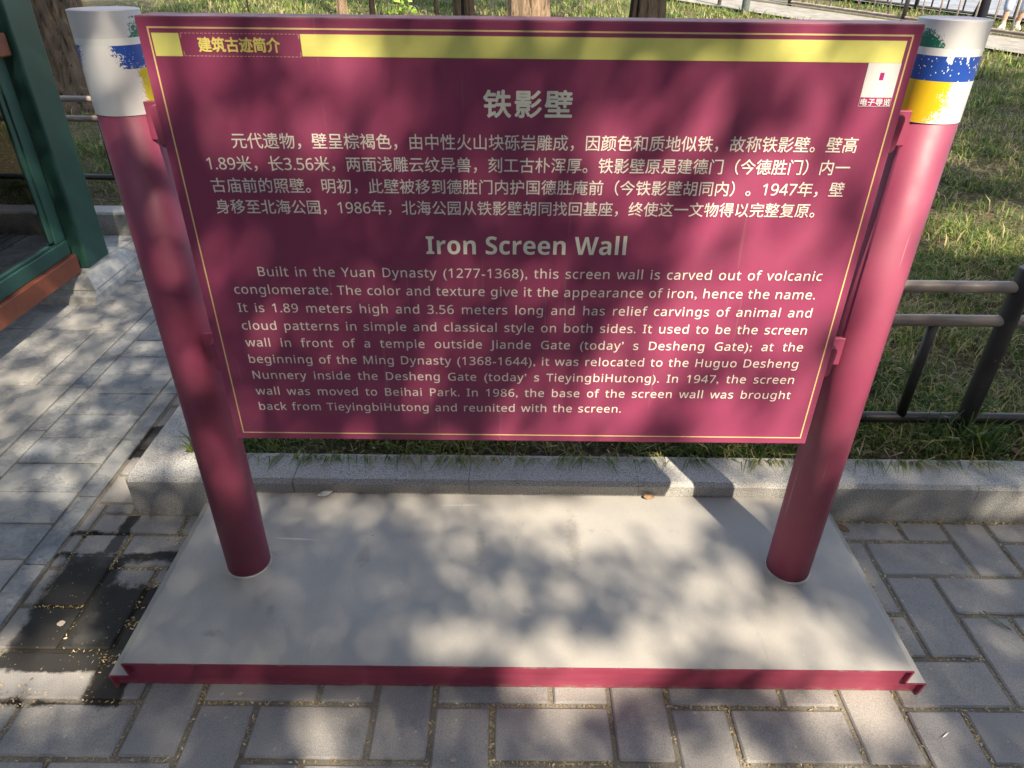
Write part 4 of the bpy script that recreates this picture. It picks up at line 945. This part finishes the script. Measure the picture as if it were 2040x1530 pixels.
def field(u0_, u1_, v0_, v1_):
    U, Vv = np.meshgrid(np.arange(u0_, u1_, CELL), np.arange(v0_, v1_, CELL)); U = U.ravel()+RNG.uniform(-.3, .3, U.size)*CELL; Vv = Vv.ravel()+RNG.uniform(-.3, .3, Vv.size)*CELL
    O = U[:, None]*e1+Vv[:, None]*e2
    def at(axis, val): t = (val-O[:, axis])/sv_[axis]; return O+t[:, None]*sv_
    def px(P):
        d = P-np.array(CAM); w = d@np.array(FW); return 1020+FPX*(d@np.array(RT))/w, 765-FPX*(d@np.array(UP))/w, w
    L = np.full(U.size, -1.)
    B = at(1, 0.); m = (abs(B[:, 0]) < .64) & (B[:, 2] > .57) & (B[:, 2] < 1.42); x, y, _ = px(B[m]); L[m] = np.clip(kern(bl, x, y, 31)*1.08-.06, 0, 1)
    for X, tab in ((PR, [(40, .5), (110, .8), (180, 1), (260, .9), (330, .95), (420, 1), (860, .95), (920, .6), (975, .1), (1160, 0)]), (PL, [(40, .3), (235, .3), (262, .03), (330, .2), (430, .05), (540, .3), (640, .05), (720, .35), (760, .05), (850, .1), (930, .42), (1000, .35), (1030, 0), (1160, 0)])):
        C = at(1, .045); m = (L < 0) & (abs(C[:, 0]-X) < .065) & (C[:, 2] > .09) & (C[:, 2] < 1.43); x, y, _ = px(C[m]); T = np.array(tab); L[m] = np.interp(y, T[:, 0], T[:, 1])
    G = at(2, 0.); K = at(2, .09); m = (L < 0) & (K[:, 1] > YF) & (K[:, 1] < .385) & (abs(K[:, 0]) < .95); G[m] = K[m]
    K2 = at(2, .138); m = K2[:, 1] > .385; G[m] = K2[m]
    SS = lambda v: np.clip((v-.11)/.74, 0, 1)**1.1
    x, y, w = px(G); inn_ = (L < 0) & (w > .1) & (x > -60) & (x < 2100) & (y > 900) & (y < 1580); L[inn_] = SS(kern(gl_, x[inn_], y[inn_], 27))
    inn_ = (L < 0) & (w > .1) & (x > -250) & (x < 420) & (y > 400) & (y <= 900); L[inn_] = kern(gl_, x[inn_], y[inn_], 75)
    # everywhere else: soft invented gaps
    r = L < 0; g = G[r]; n = (np.sin(g[:, 0]*3.1+1.2*np.sin(g[:, 1]*2.3))*np.sin(g[:, 1]*2.9+g[:, 0]*1.3)+.6*np.sin(g[:, 0]*7.3+2)*np.sin(g[:, 1]*6.1+1)); L[r] = np.clip(.10+.9*(n-.35), 0, 1)*np.where(g[:, 1] < -.9, .5, 1)
    # lawn right of the sign: known bright and dark zones
    gy = G[:, 1]; gx_ = G[:, 0]; near = r & (gx_ > .3) & (gy > .5) & (gy < 9.5)
    x, y, _ = px(G[near]); z = np.zeros(near.sum())
    for cx, cy, rx, ry, a in ((1960, 458, 120, 52, 1.2), (1880, 310, 60, 30, .6), (1950, 125, 110, 50, 1.2), (1990, 330, 60, 40, .35), (1860, 240, 60, 30, .35), (2010, 200, 60, 30, .25), (1830, 430, 40, 40, .7), (1900, 1010, 60, 30, .4), (2120, 380, 80, 60, .6), (1700, 20, 250, 22, .7), (1420, 12, 120, 16, .6), (2010, 95, 60, 16, .45), (500, 15, 200, 20, .8), (1180, 10, 80, 20, .7)):
        z = np.minimum(1, np.maximum(z, a*np.exp(-(((x-cx)/rx)**4+((y-cy)/ry)**4))))
    g = G[near]
    for cx, cy, rx, ry, a in ((.90, 1.215, .32, .05, 1), (.84, 1.13, .26, .035, .8)): z = np.maximum(z, a*np.exp(-(((g[:, 0]-cx)/rx)**4+((g[:, 1]-cy)/ry)**4)))
    L[near] = np.where(y < 1000, z, L[near]); 
    lb_ = (L >= -2) & r & (G[:, 0] < -.9) & (G[:, 1] > 2.3); x, y, _ = px(G[lb_]); z = np.full(lb_.sum(), .03)
    for cx, cy, rx, ry, a in ((215, 300, 40, 50, 1), (350, 60, 200, 40, .5), (230, 470, 60, 60, .5)):
        z = np.maximum(z, a*np.exp(-(((x-cx)/rx)**4+((y-cy)/ry)**4)))
    g = G[lb_]; z = np.maximum(z, .95*np.exp(-(((g[:, 0]+2.80)/.34)**4+((g[:, 1]-3.80)/.16)**4))); z = np.where(g[:, 1] > 6.5, .8, z); z = np.where(g[:, 0] < -3.3, np.where(g[:, 1] > 6.5, .8, .02), z)
    z = np.maximum(z, .4*np.exp(-(((g[:, 0]+2.45)/.42)**4+((g[:, 1]-2.5)/.5)**4)))
    L[lb_] = z
    ok = ((G[:, 1] < 3.6) & (G[:, 1] > -5.5) & (G[:, 0] > -3.4) & (G[:, 0] < 3.4)) | ((G[:, 0] > .5) & (G[:, 1] > 3) & (G[:, 1] < 8.5) & (G[:, 0] < 6.5)) | ((G[:, 0] < -.9) & (G[:, 1] > 2.3) & (G[:, 0] > -6.5) & (G[:, 1] < 7.2))
    return U[ok], Vv[ok], L[ok], O[ok]
VB, FB = leafquads(crown_pts(2.3, 2.6, 110, 60, 9), np.full(6600, .20)); BACK = npmesh('backdrop_crown', VB, [FB], [M_LEAF])  # unseen backdrop trees, added to keep sky light off the board
for i, (x, y, z, k) in enumerate(((-8, -5.5, 2.6, 1.1), (-5, -7.5, 2.6, 1.1), (-2, -8.2, 2.4, 1), (1.2, -8.6, 2.4, 1.05), (4.4, -7.6, 2.6, 1.1), (7.2, -6, 2.6, 1.1), (9.4, -3, 2.8, 1.2), (-9.5, -2.2, 2.8, 1.1), (-6.5, -9, 5.6, 1.2), (-.5, -10, 5.8, 1.2), (3.6, -10, 6., 1.2), (8.5, -8.5, 5.6, 1.2))):
    root = tag(empty('backdrop_tree', (x, y, 0)), ['bushy dark green tree in the row behind the viewer', 'taller dark green tree rising behind the row of bushy trees'][i > 7], 'tree', ['row of bushy trees behind the viewer', 'taller trees behind the viewer'][i > 7])
    o = link('crown', BACK, root, (0, 0, z)); o.scale = (k,)*3; o.rotation_euler = (0, 0, i*1.1)
    bm = trunk_mesh(.12, z+1, .3, 7, 50+i, 16, 8); bmobj('trunk', bm, M_BARKD, root)
U, Vv, L, O = field(-7.5, 8.5, -5.5, 8.2)
L = np.clip((L-.05)*1.06, 0, 1); keep = RNG.random(len(U)) > L; extra = keep & (L < .2)
Sd_ = RNG.uniform(7.2, 9.6, len(U)); Pk = O[keep]+0; 
def lift(Om, s): # s measured from the ground plane along the sun
    t0 = (0-Om[:, 2])/sv_[2]; return Om+(t0+s)[:, None]*sv_
A = lift(O[keep], Sd_[keep]); Bx = lift(O[extra], RNG.uniform(7.2, 9.6, extra.sum()))+RNG.normal(0, .012, (extra.sum(), 3))
P = np.concatenate([A, Bx]); sz = np.full(len(P), .052)
tx = [(-2.2, -6.2), (1.2, -7.0), (4.6, -5.8), (2.0, -2.6), (-2.5, -2.4), (6.5, -1.5)]
own = np.argmin(np.stack([(P[:, 0]-a)**2+(P[:, 1]-b)**2 for a, b in tx], 1), 1)
for i, (a, b) in enumerate(tx):
    Pi = P[own == i]-np.array([a, b, 0]); V, F = leafquads(Pi, sz[own == i], np.repeat(sv_[None], len(Pi), 0), .30)
    root = tag(empty('shade_tree', (a, b, 0)), ['tall leafy tree behind the viewer on the left', 'tall leafy tree straight behind the viewer', 'tall leafy tree behind the viewer on the right', 'tall leafy tree beside the path to the right of the viewer', 'tall leafy tree beside the walkway to the left of the viewer', 'tall leafy tree furthest to the right beyond the paving'][i], 'tree', 'tall trees shading the sign')
    link('crown', npmesh('crown', V, [F], [M_LEAF]), root)
    if i < 3 :
        bm = trunk_mesh(.17, 6.4, .4, 8, 30+i, 24, 14); bmobj('trunk', bm, M_BARKD, root)
    else:
        root.location = root.location
        bm = trunk_mesh(.12, 6.2, .4, 8, 30+i, 24, 14); bmobj('trunk', bm, M_BARKD, root).location = (2.2 if i in (3, 5) else -2.6, -.3, 0)
print('leaves', len(P))
